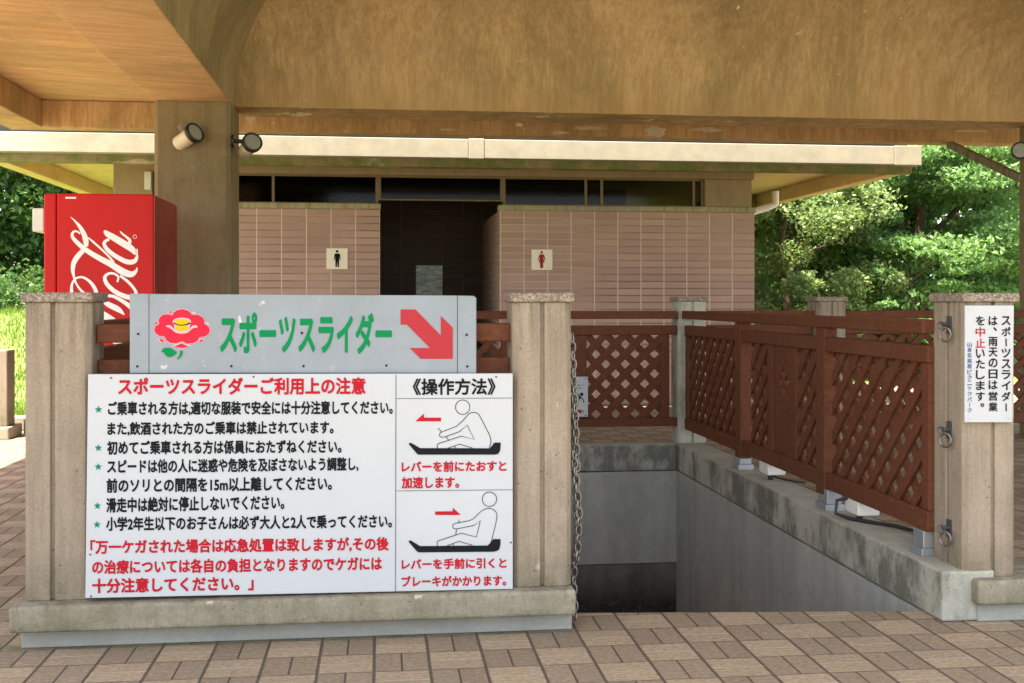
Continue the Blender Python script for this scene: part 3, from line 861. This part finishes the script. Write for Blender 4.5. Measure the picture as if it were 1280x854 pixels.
for pl in ([(325, 165), (350, 150), (372, 155), (365, 175)], [(145, 330), (155, 298), (178, 292), (182, 315)], [(200, 518), (245, 525), (275, 568), (230, 560)], [(735, 570), (750, 535), (808, 525), (775, 558)], [(400, 625), (505, 580), (600, 625), (505, 642)]): G.poly(b, [W_(*p) for p in pl], 1)
b.build('flower_petals', M['ink_pink'], t2)
b = MB()
G.stroke(b, [(*W_(x, y), w_) for x, y, w_ in [(300, 350, 1.6), (345, 355, 3.2), (385, 385, 2.6), (430, 425, 2.2), (510, 440, 2.0), (580, 425, 2.2), (630, 380, 2.6), (670, 355, 3.2), (715, 360, 2.4)]], 2)
G.disc(b, W_(508, 290), 11.6, 5.0, 2); G.poly(b, [W_(*p) for p in [(395, 300), (622, 300), (605, 410), (510, 440), (415, 410)]], 2); b.build('stamen_outline', M['ink_pale'], t2)
b = MB(); G.disc(b, W_(505, 292), 9.0, 3.6, 3); G.poly(b, [W_(*p) for p in [(425, 335), (510, 352), (592, 335), (585, 400), (510, 420), (430, 400)]], 3); b.build('stamen', M['ink_yellow'], t2)
b = MB(); G.stroke(b, [(*W_(x, y), w_) for x, y, w_ in [(240, 700, .1), (275, 675, 6.0), (340, 700, 11.5), (400, 705, 7.0), (440, 695, .2)]], 1, step=8)
G.stroke(b, [(*W_(x, y), w_) for x, y, w_ in [(500, 678, 3.0), (498, 715, 3.4), (480, 755, 2.6), (445, 788, 1.6)]], 1); b.build('flower_leaf', M['ink_green'], t2)
screws(t2, G, [T_(36, 160), T_(33, 273), T_(360, 272), T_(611, 272), T_(899, 270), T_(1178, 163), T_(1180, 273), T_(605, 157)], 1.5)

# narrow white vertical sign on the right post
yr = 3.772
t3 = thing('vertical_sign', 'narrow white sign with vertical Japanese lettering on the right gate post', 'sign', (on_y(1237, 528, yr).x, yr, .7))
V_ = Face(yr)
board(t3, 'panel', M['white_board'], [(1206.5, 382), (1267.5, 382), (1265.5, 528), (1206, 528)], yr, .008, .001)
def S_(x, y): return (1200 + x / 5.547, 378 + y / 5.547)
def vcol(b, chars, cx, hw, hh, bold):
    for ch_, y in chars:
        if ch_ == 'ー':
            V_.stroke(b, [(*S_(cx, y - hh * .85), 1.5 * hw / 30), (*S_(cx + 1, y + hh * .85), 1.5 * hw / 30)], smooth=False); continue
        kx, ky, ox, oy = 1, 1, 0, 0
        if ch_ in '、。': kx = ky = .42; ox, oy = hw * .45, -hh * .3
        if ch_ == 'ッ': kx = ky = .8
        V_.text(b, ch_, S_(cx + ox - hw * kx, y + oy - hh * ky), S_(cx + ox - hw * kx, y + oy + hh * ky), S_(cx + ox + hw * kx, y + oy + hh * ky), bold)
b = MB()
vcol(b, list(zip('スポーツスライダー', [128, 203, 278, 352, 427, 502, 577, 652, 728])), 318, 31, 32, .022)
vcol(b, list(zip('は、雨天の日は営業', [128, 195, 272, 345, 420, 497, 572, 650, 725])), 228, 31, 32, .022)
vcol(b, list(zip('をいたします。', [128, 355, 428, 502, 577, 652, 722])), 140, 31, 32, .022)
b.build('black_lettering', M['ink_black'], t3)
b = MB(); vcol(b, list(zip('中止', [205, 282])), 140, 33, 33, .02); b.build('red_lettering', M['ink_red2'], t3)
b = MB(); vcol(b, list(zip('山茶花高原ピクニックパーク', [292 + 38 * i for i in range(13)])), 65, 16, 16, .015); b.build('blue_lettering', M['ink_blue'], t3)
screws(t3, V_, [S_(57, 48), S_(315, 52), S_(60, 805), S_(335, 805)], 1.0, 'galv')

# warning plate on the far fence
yw = 7.385
t4 = thing('warning_sign', 'small white slip warning plate on the far lattice fence', 'sign', (on_y(712, 521, yw).x, yw, .37))
board(t4, 'panel', M['white_board'], [(688, 471), (735, 471), (735, 521), (688, 521)], yw, .005, .001)
K_ = Face(yw)
def k_(x, y): return (712 + x / 13.14, 465 + y / 13.14)
b = MB()
K_.text(b, '足元が滑りやすく', k_(-250, 205), k_(-250, 235), k_(228, 235), .02)
K_.text(b, 'なっています', k_(-190, 255), k_(-190, 285), k_(200, 285), .02)
K_.disc(b, k_(197, 368), 2.2)
K_.stroke(b, [(*k_(95, 310), 1.1), (*k_(118, 360), 1.2), (*k_(165, 410), 1.6)], smooth=False)
K_.stroke(b, [(*k_(178, 405), 3.0), (*k_(150, 440), 3.2), (*k_(118, 490), 2.6)], smooth=False)
K_.stroke(b, [(*k_(185, 415), 1.3), (*k_(218, 450), 1.2), (*k_(238, 510), 1.0)], smooth=False)
K_.stroke(b, [(*k_(125, 495), 2.0), (*k_(70, 500), 1.6), (*k_(0, 520), 1.2)], smooth=False)
b.build('pictogram', M['ink_black'], t4)
b = MB(); K_.text(b, '足元注意!', k_(-200, 615), k_(-200, 680), k_(235, 680), .03); b.build('red_lettering', M['ink_red'], t4)
screws(t4, K_, [k_(263, 112), k_(263, 712)], .9)

# ------------------------------------------------------------------ pavilion with vaulted concrete roof
ZB = 2.63                                  # underside of the beams
pav = thing('pavilion', 'open concrete pavilion with thick square columns and stained orange vaulted ceiling', 'pavilion', (1.7, 8.8, 0))
FRONT = 2.1
BX = 5.47
CX0, CX1, CY0, CY1 = -1.665, -1.11, 8.55, 9.10
def column(x0, y0):
    b = MB(); c = .03; x1, y1 = x0 + .555, y0 + .55
    b.prism([(x0 + c, y0, .0), (x1 - c, y0, .0), (x1, y0 + c, .0), (x1, y1 - c, .0), (x1 - c, y1, .0), (x0 + c, y1, .0), (x0, y1 - c, .0), (x0, y0 + c, .0)], (0, 0, ZB - .002))
    return b.build('column', M['column'], pav)
column(CX0, CY0); column(BX, CY0)
def beam(name, x0, y0, z0, x1, y1, z1, m='beam'):
    b = MB(); b.box(x0, y0, z0, x1, y1, z1); return b.build(name, M[m], pav, .01)
beam('beam', CX0, FRONT, ZB, CX1, CY1, 3.02, 'ceiling')
beam('beam', BX, FRONT, ZB, BX + .555, CY1, 3.02)
beam('beam', CX1, 8.76, ZB, BX, 9.25, 3.02)
beam('beam', BX + .555, 8.76, ZB, 7.6, 9.25, 3.02)
# cloister vault over the bay
def vault(x0, x1, y0, y1, rx=1.2, h=1.18):
    b = MB(); rings = 14; vs_ = []; fs_ = []
    for i in range(rings + 1):
        a = PI / 2 * i / rings; ins = rx * (1 - math.cos(a)); z = ZB + .004 + h * math.sin(a)
        nx = 6
        vs_ += [(x0 + ins, y0, z), (x1 - ins, y0, z), (x1 - ins, y1 - ins, z), (x0 + ins, y1 - ins, z)]
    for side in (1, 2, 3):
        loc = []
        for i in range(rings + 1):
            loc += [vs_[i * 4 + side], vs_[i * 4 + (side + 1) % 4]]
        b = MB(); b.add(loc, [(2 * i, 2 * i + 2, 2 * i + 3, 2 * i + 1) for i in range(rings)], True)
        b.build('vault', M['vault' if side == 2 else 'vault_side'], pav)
    b = MB(); b.add(vs_[rings * 4:], [(3, 2, 1, 0)])
    b.build('vault', M['vault'], pav)
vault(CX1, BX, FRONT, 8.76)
b = MB(); b.box(-1.4, FRONT - .02, 3.83, BX + .3, 9.2, 3.98); b.build('roof_slab', M['beam'], pav)
for bx in ((-1.4, FRONT, 3.022, -1.12, 9.2, 3.828), (BX + .02, FRONT, 3.022, BX + .3, 9.2, 3.828), (-1.118, 8.80, 3.022, BX + .018, 9.2, 3.828)):
    b = MB(); b.box(*bx); b.build('roof_wall', M['beam'], pav)
# flat outer slabs (eaves)
SL = 2.955
beam('roof_slab', -3.35, FRONT, SL, CX0 + .002, 10.98, 3.16, 'ceiling')
beam('roof_slab', CX0 + .004, 9.102, SL, 7.7, 10.98, 3.158, 'ceiling')
beam('roof_slab', BX + .557, FRONT, SL, 7.7, 9.10, 3.157, 'ceiling')
beam('edge_beam', -3.35, FRONT, 2.705, -3.02, 10.50, SL - .002, 'beam')
beam('edge_beam', -3.35, 10.502, 2.705, 7.7, 10.70, SL - .003, 'beam')
# spotlights ----------------------------------------------------------------
def spotlight(label, base, elbow, c, aim, L=.15, r=.052):
    t = thing('spotlight', label, 'spotlight', base, 'spotlights on the columns')
    c = Vector(c); aim = Vector(aim).normalized()
    b = MB(); b.tube([c - aim * L, c - aim * (L * .97), c - aim * .01], [r * .80, r * .86, r * .9], 24); b.build('housing', M['cream'], t)
    b = MB(); b.tube([c - aim * .03, c - aim * .025, c + aim * .012, c + aim * .014, c + aim * .004], [r * 1.0, r * 1.16, r * 1.18, r * 1.0, r * .97], 24, cap=False, axis=aim); b.build('bezel', M['black'], t)
    b = MB(); b.tube([c - aim * .002, c + aim * .006], [r * .96, r * .96], 24); b.build('lens', M['lens'], t)
    b = MB(); b.tube([Vector(base), Vector(elbow), c - aim * (L * .55)], .017, 10)
    d = (Vector(elbow) - Vector(base)).normalized(); b.tube([Vector(base), Vector(base) + d * .02], .05, 16); b.build('bracket', M['black'], t)
    return t
n_ = N('lens_glass'); M['lens'] = n_.fin(n_.mix(n_.noise(30, 4), (.20, .22, .20), (.33, .36, .33)), .12)
spotlight('cream spotlight on the front face of the near left column', (-1.375, 8.549, 2.395), (-1.375, 8.50, 2.39), (-1.345, 8.40, 2.372), (.75, -.62, .38), .19, .064)
spotlight('grey and black spotlight on the right side of the left column', (-1.109, 8.62, 2.345), (-1.04, 8.62, 2.345), (-.945, 8.52, 2.325), (.42, -.85, .30), .2, .064)
spotlight('black rimmed spotlight on the far right column', (BX - .001, 8.95, 2.40), (BX - .08, 8.93, 2.40), (BX - .13, 8.84, 2.405), (-.4, -.9, .05), .12, .062)
b = MB()
for i in range(9):
    a = 2 * PI * i / 9
    rr = .075 + .03 * math.sin(i * 2.3)
    b.v.append((-1.395 + rr * 1.35 * math.cos(a), 8.541, 2.40 + rr * math.sin(a)))
b.v.append((-1.395, 8.53, 2.40)); b.f = [(i, (i + 1) % 9, 9) for i in range(9)]; b.sm = [True] * 9
b.build('mortar_patch', M['plinth'], pav)
# lime stains on the rear edge beam
M['lime'] = concrete('lime_stain', (.66, .55, .42), (.5, .38, .24), pits=False, streak=(4, 4, 1))
def stain(cx, cy, rx, ry, seed, n=18, tri=False):
    r_ = random.Random(seed); pts = []
    if tri: pts = [(cx - rx, cy - ry), (cx + rx, cy - ry), (cx + rx * .35, cy + ry * .3), (cx + rx * .1, cy + ry), (cx - rx * .45, cy + ry * .1)]
    else:
        for i in range(n):
            a = 2 * PI * i / n; k = .6 + .55 * r_.random()
            pts.append((cx + rx * k * math.cos(a), cy + ry * k * math.sin(a)))
    b = MB(); b.prism([on_y(x, y, 10.4985) for x, y in pts], (0, .001, 0)); b.build('lime_stain', M['lime'], pav)
stain(820, 165, 14, 8, 3); stain(884, 162, 20, 3.4, 5); stain(738, 160, 24, 3.2, 8); stain(700, 166, 14, 2.2, 9); stain(1215, 163, 22, 3, 12); stain(560, 162, 12, 2, 14)
stain(313, 152, 7, 7, 1, tri=True)
# strut on the right
b = MB(); b.bar(on_y(1273, 223, 9.05) + Vector((.02, 0, 0)), (5.62, 10.55, 2.70), .05, .065)
tag(b.build('strut', M['plinth']), 'slim slanting strut rising from the far right column to the roof edge', 'strut')

# ------------------------------------------------------------------ restroom building
rb = thing('restroom_building', 'brown tiled public restroom with flat concrete roof and clerestory windows', 'restroom building', (.7, 13.5, 0))
WY = 12.2
XL, XD0, XD1, XR = -2.79, 0.0, 1.30, 4.185
def wall(x0, y0, z0, x1, y1, z1, m='tile', name='wall', bev=0):
    b = MB(); b.box(x0, y0, z0, x1, y1, z1); return b.build(name, M[m], rb, bev)
wall(XL, WY, 0, XD0, WY + .15, 2.13)
wall(XD1, WY, 0, XR, WY + .15, 2.13)
wall(XD1, WY + .152, 0, XD1 + .15, 14.3, 2.13)
wall(XL, WY + .152, 0, XL + .15, 17, 2.68); wall(XR - .15, WY + .152, 0, XR, 17, 2.13)
wall(XL + .152, 16.85, 0, 2.9, 17, 2.68); wall(2.902, 16.85, 0, XR - .152, 17, 2.13)
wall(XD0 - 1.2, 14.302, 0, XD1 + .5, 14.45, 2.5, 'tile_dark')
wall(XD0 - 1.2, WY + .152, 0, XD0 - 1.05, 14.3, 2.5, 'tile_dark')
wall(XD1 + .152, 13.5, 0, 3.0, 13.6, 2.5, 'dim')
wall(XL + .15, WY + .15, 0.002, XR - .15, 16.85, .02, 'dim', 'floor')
wall(XL - .012, WY - .014, 2.132, XD0 + .01, WY + .16, 2.19, 'coping', 'coping', .006)
wall(XD1 - .01, WY - .014, 2.132, XR + .014, WY + .16, 2.19, 'coping', 'coping', .006)
wall(XL + .3, WY, 2.505, XR - .002, WY + .2, 2.68, 'lintel', 'lintel', .005)
wall(3.615, WY + .005, 2.192, XR - .03, WY + .15, 2.503, 'lintel', 'pier', .005)
wall(XL, WY + .005, 2.192, -2.39, WY + .15, 2.678, 'lintel', 'pier', .005)
wall(-2.46, WY - .06, 2.31, -2.392, WY + .003, 2.50, 'offwhite', 'switch_box', .004)
# clerestory windows
def window(x0, x1, z0=2.192, z1=2.503, bars=()):
    b = MB(); f = .028; y0 = WY + .05
    b.box(x0, y0, z0, x0 + f, y0 + .05, z1); b.box(x1 - f, y0, z0, x1, y0 + .05, z1)
    b.box(x0 + f, y0, z1 - .02, x1 - f, y0 + .05, z1); b.box(x0 + f, y0, z0, x1 - f, y0 + .05, z0 + .012)
    for x in bars: b.box(x - .014, y0 + .002, z0 + .012, x + .014, y0 + .048, z1 - .02)
    w_ = b.build('window', M['frame'], rb)
    b = MB(); b.box(x0 + f, y0 + .022, z0 + .012, x1 - f, y0 + .027, z1 - .02); b.build('pane', M['glass'], w_)
window(-2.388, -.02, bars=(-1.14,))
window(-.018, 1.342, 2.235, 2.503)
window(1.344, 3.61, bars=(2.27, 2.45, 3.50))
# flat roof, soffit and gutter
RX0, RX1, RY0, RY1 = -3.82, 5.62, 11.33, 18.2
wall(RX0, RY0 + .15, 2.682, RX1, RY1, 2.80, 'soffit', 'roof_slab')
wall(RX0, RY0 + .1, 2.802, RX1, RY0 + .3, 2.93, 'black', 'gap_shade_strip')  # added black strip standing in for the shade between the two roofs
wall(RX0, RY0, 2.493, RX1, RY0 + .148, 2.678, 'fascia', 'fascia', .008)
wall(RX1 - .16, RY0 + .15, 2.505, RX1, RY1, 2.68, 'soffit', 'fascia', .008)
wall(RX0, RY0 + .15, 2.505, RX0 + .16, RY1, 2.68, 'soffit', 'fascia', .008)
wall(RX0 + .17, RY0 + .56, 2.61, RX1 - .17, RY0 + .64, 2.681, 'lintel', 'soffit_rib', .005)
b = MB()
for x0, x1 in ((RX0 - .02, .88), (.883, 1.04), (1.043, 5.36), (5.363, 5.66)):
    e = .006 if x1 - x0 < .4 else 0
    b.prism([(x0, 11.20 - e, 2.571 - e), (x0, 11.325, 2.571 - e), (x0, 11.325, 2.763 + e), (x0, 11.20 - e, 2.763 + e)], (x1 - x0, 0, 0))
b.build('gutter', M['gutter'], rb, .006)
b = MB(); b.tube([(4.72, 13.0, 2.455), (4.72, 13.0, 2.30), (4.62, 13.02, 2.26), (4.42, 13.05, 2.20), (4.26, 13.06, 2.14), (4.24, 13.06, 1.9), (4.24, 13.06, .02)], .045, 12); b.build('downpipe', M['ink_white'], rb)
# restroom sign plates
def plate(label, px0, py0, px1, py1, woman):
    y = WY - .012; t = thing('restroom_sign', label, 'restroom sign', on_y((px0 + px1) / 2, py1, y), 'restroom plates on the tiled wall')
    board(t, 'panel', M['plate'], [(px0, py0), (px1, py0), (px1, py1), (px0, py1)], y, .011, .001)
    Fp = Face(y); b = MB(); cx = (px0 + px1) / 2
    if not woman:
        Fp.disc(b, (421.4, 314.4), 1.65)
        Fp.poly(b, [(418.3, 317.6), (419.3, 317), (423.8, 317), (425, 317.7), (425.8, 325), (424.7, 325.2), (424.0, 320.5), (423.8, 334), (422.0, 334), (421.6, 325.6), (421.2, 334), (419.3, 334), (419, 320.5), (418.3, 325.2), (417.2, 325)])
        b.build('pictogram', M['ink_black'], t)
    else:
        Fp.disc(b, (677.1, 315.5), 1.6)
        Fp.poly(b, [(674.2, 318.4), (675, 318), (679.2, 318), (680, 318.4), (682, 325), (681, 325.5), (679.2, 321), (679.6, 324.5), (681, 328), (679, 328), (678.9, 335.2), (677.2, 335.2), (675.2, 335.2), (675, 328), (673.2, 328), (674.4, 324.5), (674.8, 321), (673.2, 325.5), (672.2, 325)])
        b.build('pictogram', M['ink_red2'], t)
plate('cream restroom plate with a black man pictogram', 408, 310.5, 434.5, 336.5, False)
plate('cream restroom plate with a red woman pictogram', 664.5, 312, 690.5, 337.5, True)
y = 14.296
b = MB(); b.prism([on_y(*c, y) for c in ((520, 332), (553, 332), (553, 385), (520, 385))], (0, .004, 0))
tag(b.build('poster', M['paper']), 'faded greenish poster on the dark wall inside the restroom doorway', 'poster')

# ------------------------------------------------------------------ vending machine
vm = thing('vending_machine', 'red drinks vending machine with white script lettering on its side', 'vending machine', (-1.78, 7.85, 0))
yv = 7.42
b = MB(); b.box(-2.045, yv, .06, -1.445, 8.235, 1.83); b.build('body', M['red'], vm, .012, 3)
b = MB(); b.box(-2.125, yv + .004, .10, -2.049, 8.23, 1.828); b.build('door', M['red'], vm, .012, 3)
b = MB(); b.box(-1.4445, yv + .012, .08, -1.440, 8.225, 1.82); b.build('back_panel', M['dark_red'], vm)
b = MB()
for x in (-2.0, -1.5):
    for y in (yv + .06, 8.17): b.tube([(x, y, 0), (x, y, .06)], .03, 10)
b.build('foot', M['black'], vm)
b = MB(); b.box(-2.20, yv + .02, 1.585, -2.128, yv + .30, 1.735); b.build('card_reader', M['offwhite'], vm, .008)
b = MB(); b.box(-1.99, yv - .003, 1.795, -1.925, yv - .0005, 1.806); b.build('label_plate', M['ink_white'], vm)
L_ = Face(yv, .002)
def l_(x, y): return (70 + x / 4.494, 250 + y / 4.494)
b = MB()
def ls(pts, k=0, **kw): L_.stroke(b, [(*l_(x, y), w_ / 4.494) for x, y, w_ in pts], k, step=8, **kw)
# small l with its loop
ls([(136, 190, 9), (118, 177, 10), (98, 180, 13), (92, 205, 18), (118, 238, 23), (170, 282, 27), (240, 325, 30), (310, 362, 34), (370, 400, 38), (420, 418, 34), (448, 402, 18), (456, 380, 4)], 0)
ls([(180, 212, 6), (205, 232, 11), (250, 272, 11), (295, 315, 11), (325, 352, 14)], 0)
# flag of the big letter, passing over the l
ls([(82, 95, 2), (108, 120, 10), (135, 152, 20), (158, 195, 28), (168, 232, 30), (170, 262, 22)], 0)
ls([(152, 285, 26), (122, 318, 29), (100, 355, 27), (95, 395, 21), (100, 425, 14), (110, 460, 11), (130, 495, 12), (160, 525, 14), (190, 540, 14)], 0)
ls([(92, 540, 22), (88, 505, 17), (92, 470, 13), (112, 442, 11), (145, 434, 12), (180, 450, 15), (208, 480, 19), (225, 515, 22), (228, 560, 26)], 0)
# a
ls([(272, 172, 12), (288, 190, 30), (330, 215, 36), (380, 245, 38), (425, 275, 34), (450, 300, 20), (456, 275, 6)], 0)
ls([(360, 176, 5), (375, 192, 11), (398, 210, 13), (415, 228, 18), (410, 250, 22)], 0)
ls([(300, 222, 14), (278, 232, 17), (272, 252, 20), (295, 285, 23), (345, 322, 25), (400, 348, 27), (440, 345, 26), (456, 318, 14), (455, 300, 6)], 0)
# o
ls([(345, 462, 10), (350, 432, 12), (325, 414, 13), (295, 415, 15), (275, 435, 19), (285, 470, 23), (325, 510, 25), (370, 535, 26), (420, 548, 27), (450, 530, 20), (440, 500, 16), (405, 460, 16), (360, 425, 14)], 0)
# C, lower bowl
ls([(385, 645, 6), (350, 615, 30), (300, 590, 30), (272, 570, 20), (280, 545, 16), (315, 540, 17), (360, 560, 20), (405, 590, 24), (445, 625, 26)], 0)
ls([(215, 600, 24), (250, 640, 48), (300, 680, 62), (345, 715, 60)], 0)
ls([(300, 770, 30), (340, 800, 30), (400, 830, 30)], 0)
L_.stroke(b, [(*l_(443 + 10 * math.cos(2 * PI * i / 16), 207 + 10 * math.sin(2 * PI * i / 16)), .5) for i in range(16)], 0, smooth=False, closed=True)
b.build('script_lettering', M['ink_white'], vm)

# ------------------------------------------------------------------ planting, trees
rng = np.random.default_rng(5)
def leaf_mesh(name, centers, radii, counts, size, m, parent=None, flat=1.0, droop=.3, shell=.5, jitter=1.0, aspect=.5):
    """many small bent leaf faces spread through the given clumps"""
    P_ = []; S_l = []
    for c, r, n in zip(centers, radii, counts):
        d = rng.normal(size=(n, 3)); d /= np.linalg.norm(d, axis=1)[:, None]
        q = rng.random(n) ** (1 / 3) * (1 - shell) + shell * (1 - rng.random(n) ** 2 * .5)
        p = d * (q * 1.0)[:, None] * np.array(r) + np.array(c)
        p = p + rng.normal(size=(n, 3)) * np.array(r) * .16
        P_.append(p)
    P_ = np.concatenate(P_); n = len(P_)
    nor = rng.normal(size=(n, 3)) * .75; nor[:, 2] += flat; nor /= np.linalg.norm(nor, axis=1)[:, None]
    t = rng.normal(size=(n, 3)); t[:, 2] -= droop; t -= nor * (t * nor).sum(1)[:, None]; t /= np.linalg.norm(t, axis=1)[:, None]
    s = np.cross(nor, t)
    L = size * (.6 + .8 * rng.random(n))[:, None]
    v = np.empty((n, 4, 3))
    v[:, 0] = P_ - t * L * .5
    v[:, 1] = P_ + s * L * aspect * .5 - nor * L * .08
    v[:, 2] = P_ + t * L * .5 - nor * L * .1
    v[:, 3] = P_ - s * L * aspect * .5 - nor * L * .08
    org = np.array(origin(parent)) if parent else np.zeros(3)
    v = (v - org).reshape(-1, 3)
    me = bpy.data.meshes.new(name)
    me.vertices.add(n * 4); me.vertices.foreach_set('co', v.astype(np.float32).ravel())
    me.loops.add(n * 4); me.loops.foreach_set('vertex_index', np.arange(n * 4, dtype=np.int32))
    me.polygons.add(n); me.polygons.foreach_set('loop_start', np.arange(0, n * 4, 4, dtype=np.int32))
    me.update(); me.validate()
    me.materials.append(m)
    o = bpy.data.objects.new(name, me); col.objects.link(o)
    if parent: o.parent = parent
    return o
def trunk_mesh(t, x, y, z0, h, r, limbs=7, spread=1.5):
    b = MB()
    path = [(x, y, z0 - .1)]; 
    for i in range(1, 7): path.append((x + rng.normal() * .05 * i * r * 3, y + rng.normal() * .05 * i * r * 3, z0 + h * i / 6))
    b.tube(path, [r * (1 - .13 * i) for i in range(7)], 10)
    for i in range(limbs):
        a = rng.random() * 2 * PI; k = rng.integers(2, 6); p = Vector(path[k])
        q = p + Vector((math.cos(a) * spread * .5, math.sin(a) * spread * .5, h * .13)); e = p + Vector((math.cos(a) * spread, math.sin(a) * spread, h * .18))
        b.tube([p, q, e], [r * .45, r * .3, r * .12], 7)
    return b.build('trunk', M['bark'], t)
def tree(name, label, x, y, z0, h, w_, clumps, per, size, m, layered=False, r=.16, low=.15, group='trees around the pavilion', flat=1.0):
    t = thing(name, label, 'tree', (x, y, z0), group)
    trunk_mesh(t, x, y, z0, h * .85, r, spread=w_ * .6)
    cs, rs, ns = [], [], []
    for i in range(clumps):
        f = low + (1 - low) * rng.random(); a = rng.random() * 2 * PI
        prof = math.sin(PI * min(.98, max(.06, (f - low) / (1 - low) * .86 + .12))) ** .6
        q = w_ * prof * math.sqrt(.08 + .92 * rng.random())
        rad = (.30 + .35 * rng.random()) * w_ * .42
        cs.append((x + q * math.cos(a), y + q * math.sin(a), z0 + h * f))
        rs.append((rad, rad, rad * (.28 if layered else .7))); ns.append(int(per * (.6 + .8 * rng.random())))
    leaf_mesh('crown', cs, rs, ns, size, m, t, flat=flat)
    return t
# right: fresh layered tree, olive broad-leaved tree, dark ones behind
tree('layered_tree', 'fresh green tree with tiered sprays of foliage right of the restroom', 9.3, 18.5, 0, 7.2, 2.9, 380, 560, .095, M['leaf_fresh'], True, .13, .03, flat=.6)
tree('broadleaf_tree', 'yellowish olive bushy tree beside the right end of the restroom', 6.2, 16.6, 0, 3.5, 1.6, 120, 560, .08, M['leaf_olive'], False, .08, .03)
tree('broadleaf_tree', 'pale olive tree rising behind the restroom roof corner', 7.4, 19.6, 0, 5.2, 1.8, 130, 520, .09, M['leaf_olive'], False, .1, .2)
tree('evergreen_tree', 'dark evergreen tree in the gap between the olive and the layered tree', 8.6, 21.0, 0, 6.6, 2.3, 70, 420, .13, M['leaf_dark'], False, .2, .08)
tree('evergreen_tree', 'dark evergreen tree far right beyond the slanting strut', 12.6, 22.5, 0, 7.4, 2.6, 70, 380, .14, M['leaf_mid'], False, .2, .05)
tree('round_bush', 'low bright bush in front of the layered tree', 8.0, 16.2, 0, 2.0, .95, 26, 330, .09, M['leaf_fresh'], True, .05, .1)
# left: hedge, tree, lawn bank
bank = MB()
nx, ny = 24, 16; vs_ = []
for j in range(ny + 1):
    for i in range(nx + 1):
        x = -16 + 13.2 * i / nx; y = 11.2 + 14 * j / ny
        s = min(1, max(0, (y - 12.2) / 8)); s = s * s * (3 - 2 * s)
        vs_.append((x, y, -.02 + 1.0 * s + .04 * math.sin(x * 2.1) * math.sin(y * 1.7) * (s > 0)))
bank.add(vs_, [(j * (nx + 1) + i, j * (nx + 1) + i + 1, (j + 1) * (nx + 1) + i + 1, (j + 1) * (nx + 1) + i) for j in range(ny) for i in range(nx)], True)
tag(bank.build('grass_bank', M['ground']), kind='structure')
def bank_z(x, y):
    s = min(1, max(0, (y - 12.2) / 8)); s = s * s * (3 - 2 * s); return -.02 + 1.0 * s
# grass blades on the bank
n = 9000
gx = -6.2 + 3.3 * rng.random(n); gy = 11.3 + 8.5 * rng.random(n); gv = np.empty((n, 3, 3))
hgt = .05 + .09 * rng.random(n); an = rng.random(n) * PI; wd = .006 + .008 * rng.random(n)
gz = np.array([bank_z(a, b_) for a, b_ in zip(gx, gy)])
gv[:, 0] = np.stack([gx - wd * np.cos(an), gy - wd * np.sin(an), gz], 1); gv[:, 1] = np.stack([gx + wd * np.cos(an), gy + wd * np.sin(an), gz], 1)
gv[:, 2] = np.stack([gx + rng.normal(size=n) * .04, gy + rng.normal(size=n) * .04, gz + hgt], 1)
me = bpy.data.meshes.new('grass'); me.vertices.add(n * 3); me.vertices.foreach_set('co', gv.astype(np.float32).ravel())
me.loops.add(n * 3); me.loops.foreach_set('vertex_index', np.arange(n * 3, dtype=np.int32)); me.polygons.add(n); me.polygons.foreach_set('loop_start', np.arange(0, n * 3, 3, dtype=np.int32))
me.update(); me.validate(); me.materials.append(M['grass']); o = bpy.data.objects.new('grass', me); col.objects.link(o); tag(o, kind='stuff')
hg = thing('hedge', 'clipped dark green hedge on the bank left of the vending machine', 'hedge', (-7, 20.5, .95))
leaf_mesh('foliage', [(-11 + .55 * i + .1 * rng.normal(), 20.3 + .25 * rng.normal(), 1.25 + .1 * rng.normal()) for i in range(16)], [(.6, .5, .48)] * 16, [900] * 16, .085, M['leaf_mid'], hg, flat=.6, aspect=.6)
tree('shade_tree', 'leafy tree with sunlit tips above the hedge on the left', -7.6, 22.5, .9, 6.4, 2.7, 190, 430, .13, M['leaf_mid'], False, .2, .12)
tree('shade_tree', 'darker tree behind the vending machine at the left', -5.0, 23.5, .9, 6.0, 2.2, 120, 430, .13, M['leaf_dark'], False, .2, .12)
tree('shade_tree', 'fresh green tree farthest left beyond the lawn and hedge', -10.5, 25.5, .9, 8.0, 2.8, 100, 420, .14, M['leaf_fresh'], False, .2, .12)
# far wood closing the view
cs, rs, ns = [], [], []
for i in range(60):
    x = -34 + 76 * (i + .5) / 60 + rng.normal() * .4
    for z in (1.2, 3.2, 5.2, 7.2, 9.2):
        cs.append((x, 34 + rng.normal() * 1.2, z + rng.normal() * .5)); rs.append((1.6, 1.4, 1.5)); ns.append(210)
tag(leaf_mesh('woodland', cs, rs, ns, .42, M['leaf_mid'], None), kind='stuff')
# stub post and kerb stones at the left edge
t = thing('stone_bollard', 'short square concrete bollard at the far left by the lawn', 'bollard', (-3.16, 9.75, 0))
b = MB(); b.box(-3.30, 9.7, .10, -3.065, 9.9, .735); b.build('shaft', M['post'], t, .01)
b = MB(); b.box(-3.36, 9.62, .0, -3.03, 9.98, .10); b.build('base_block', M['stone'], t, .01)
b = MB(); b.box(-14, 10.28, .0, -3.03, 10.45, .12); b.box(-3.03, 10.0, .002, -2.90, 10.44, .13)
tag(b.build('edging_kerb', M['stone'], None, .012), 'low stone edging between the paving and the lawn', 'edging kerb')
b = MB()
n0 = len(cs)
t = thing('shrub', 'small leafy plant growing by the left bollard', 'shrub', (-2.95, 10.9, 0))
leaf_mesh('foliage', [(-3.0, 10.8, .22), (-2.8, 11.0, .18)], [(.22, .2, .22)] * 2, [260] * 2, .11, M['leaf_fresh'], t, flat=.4, aspect=.3)
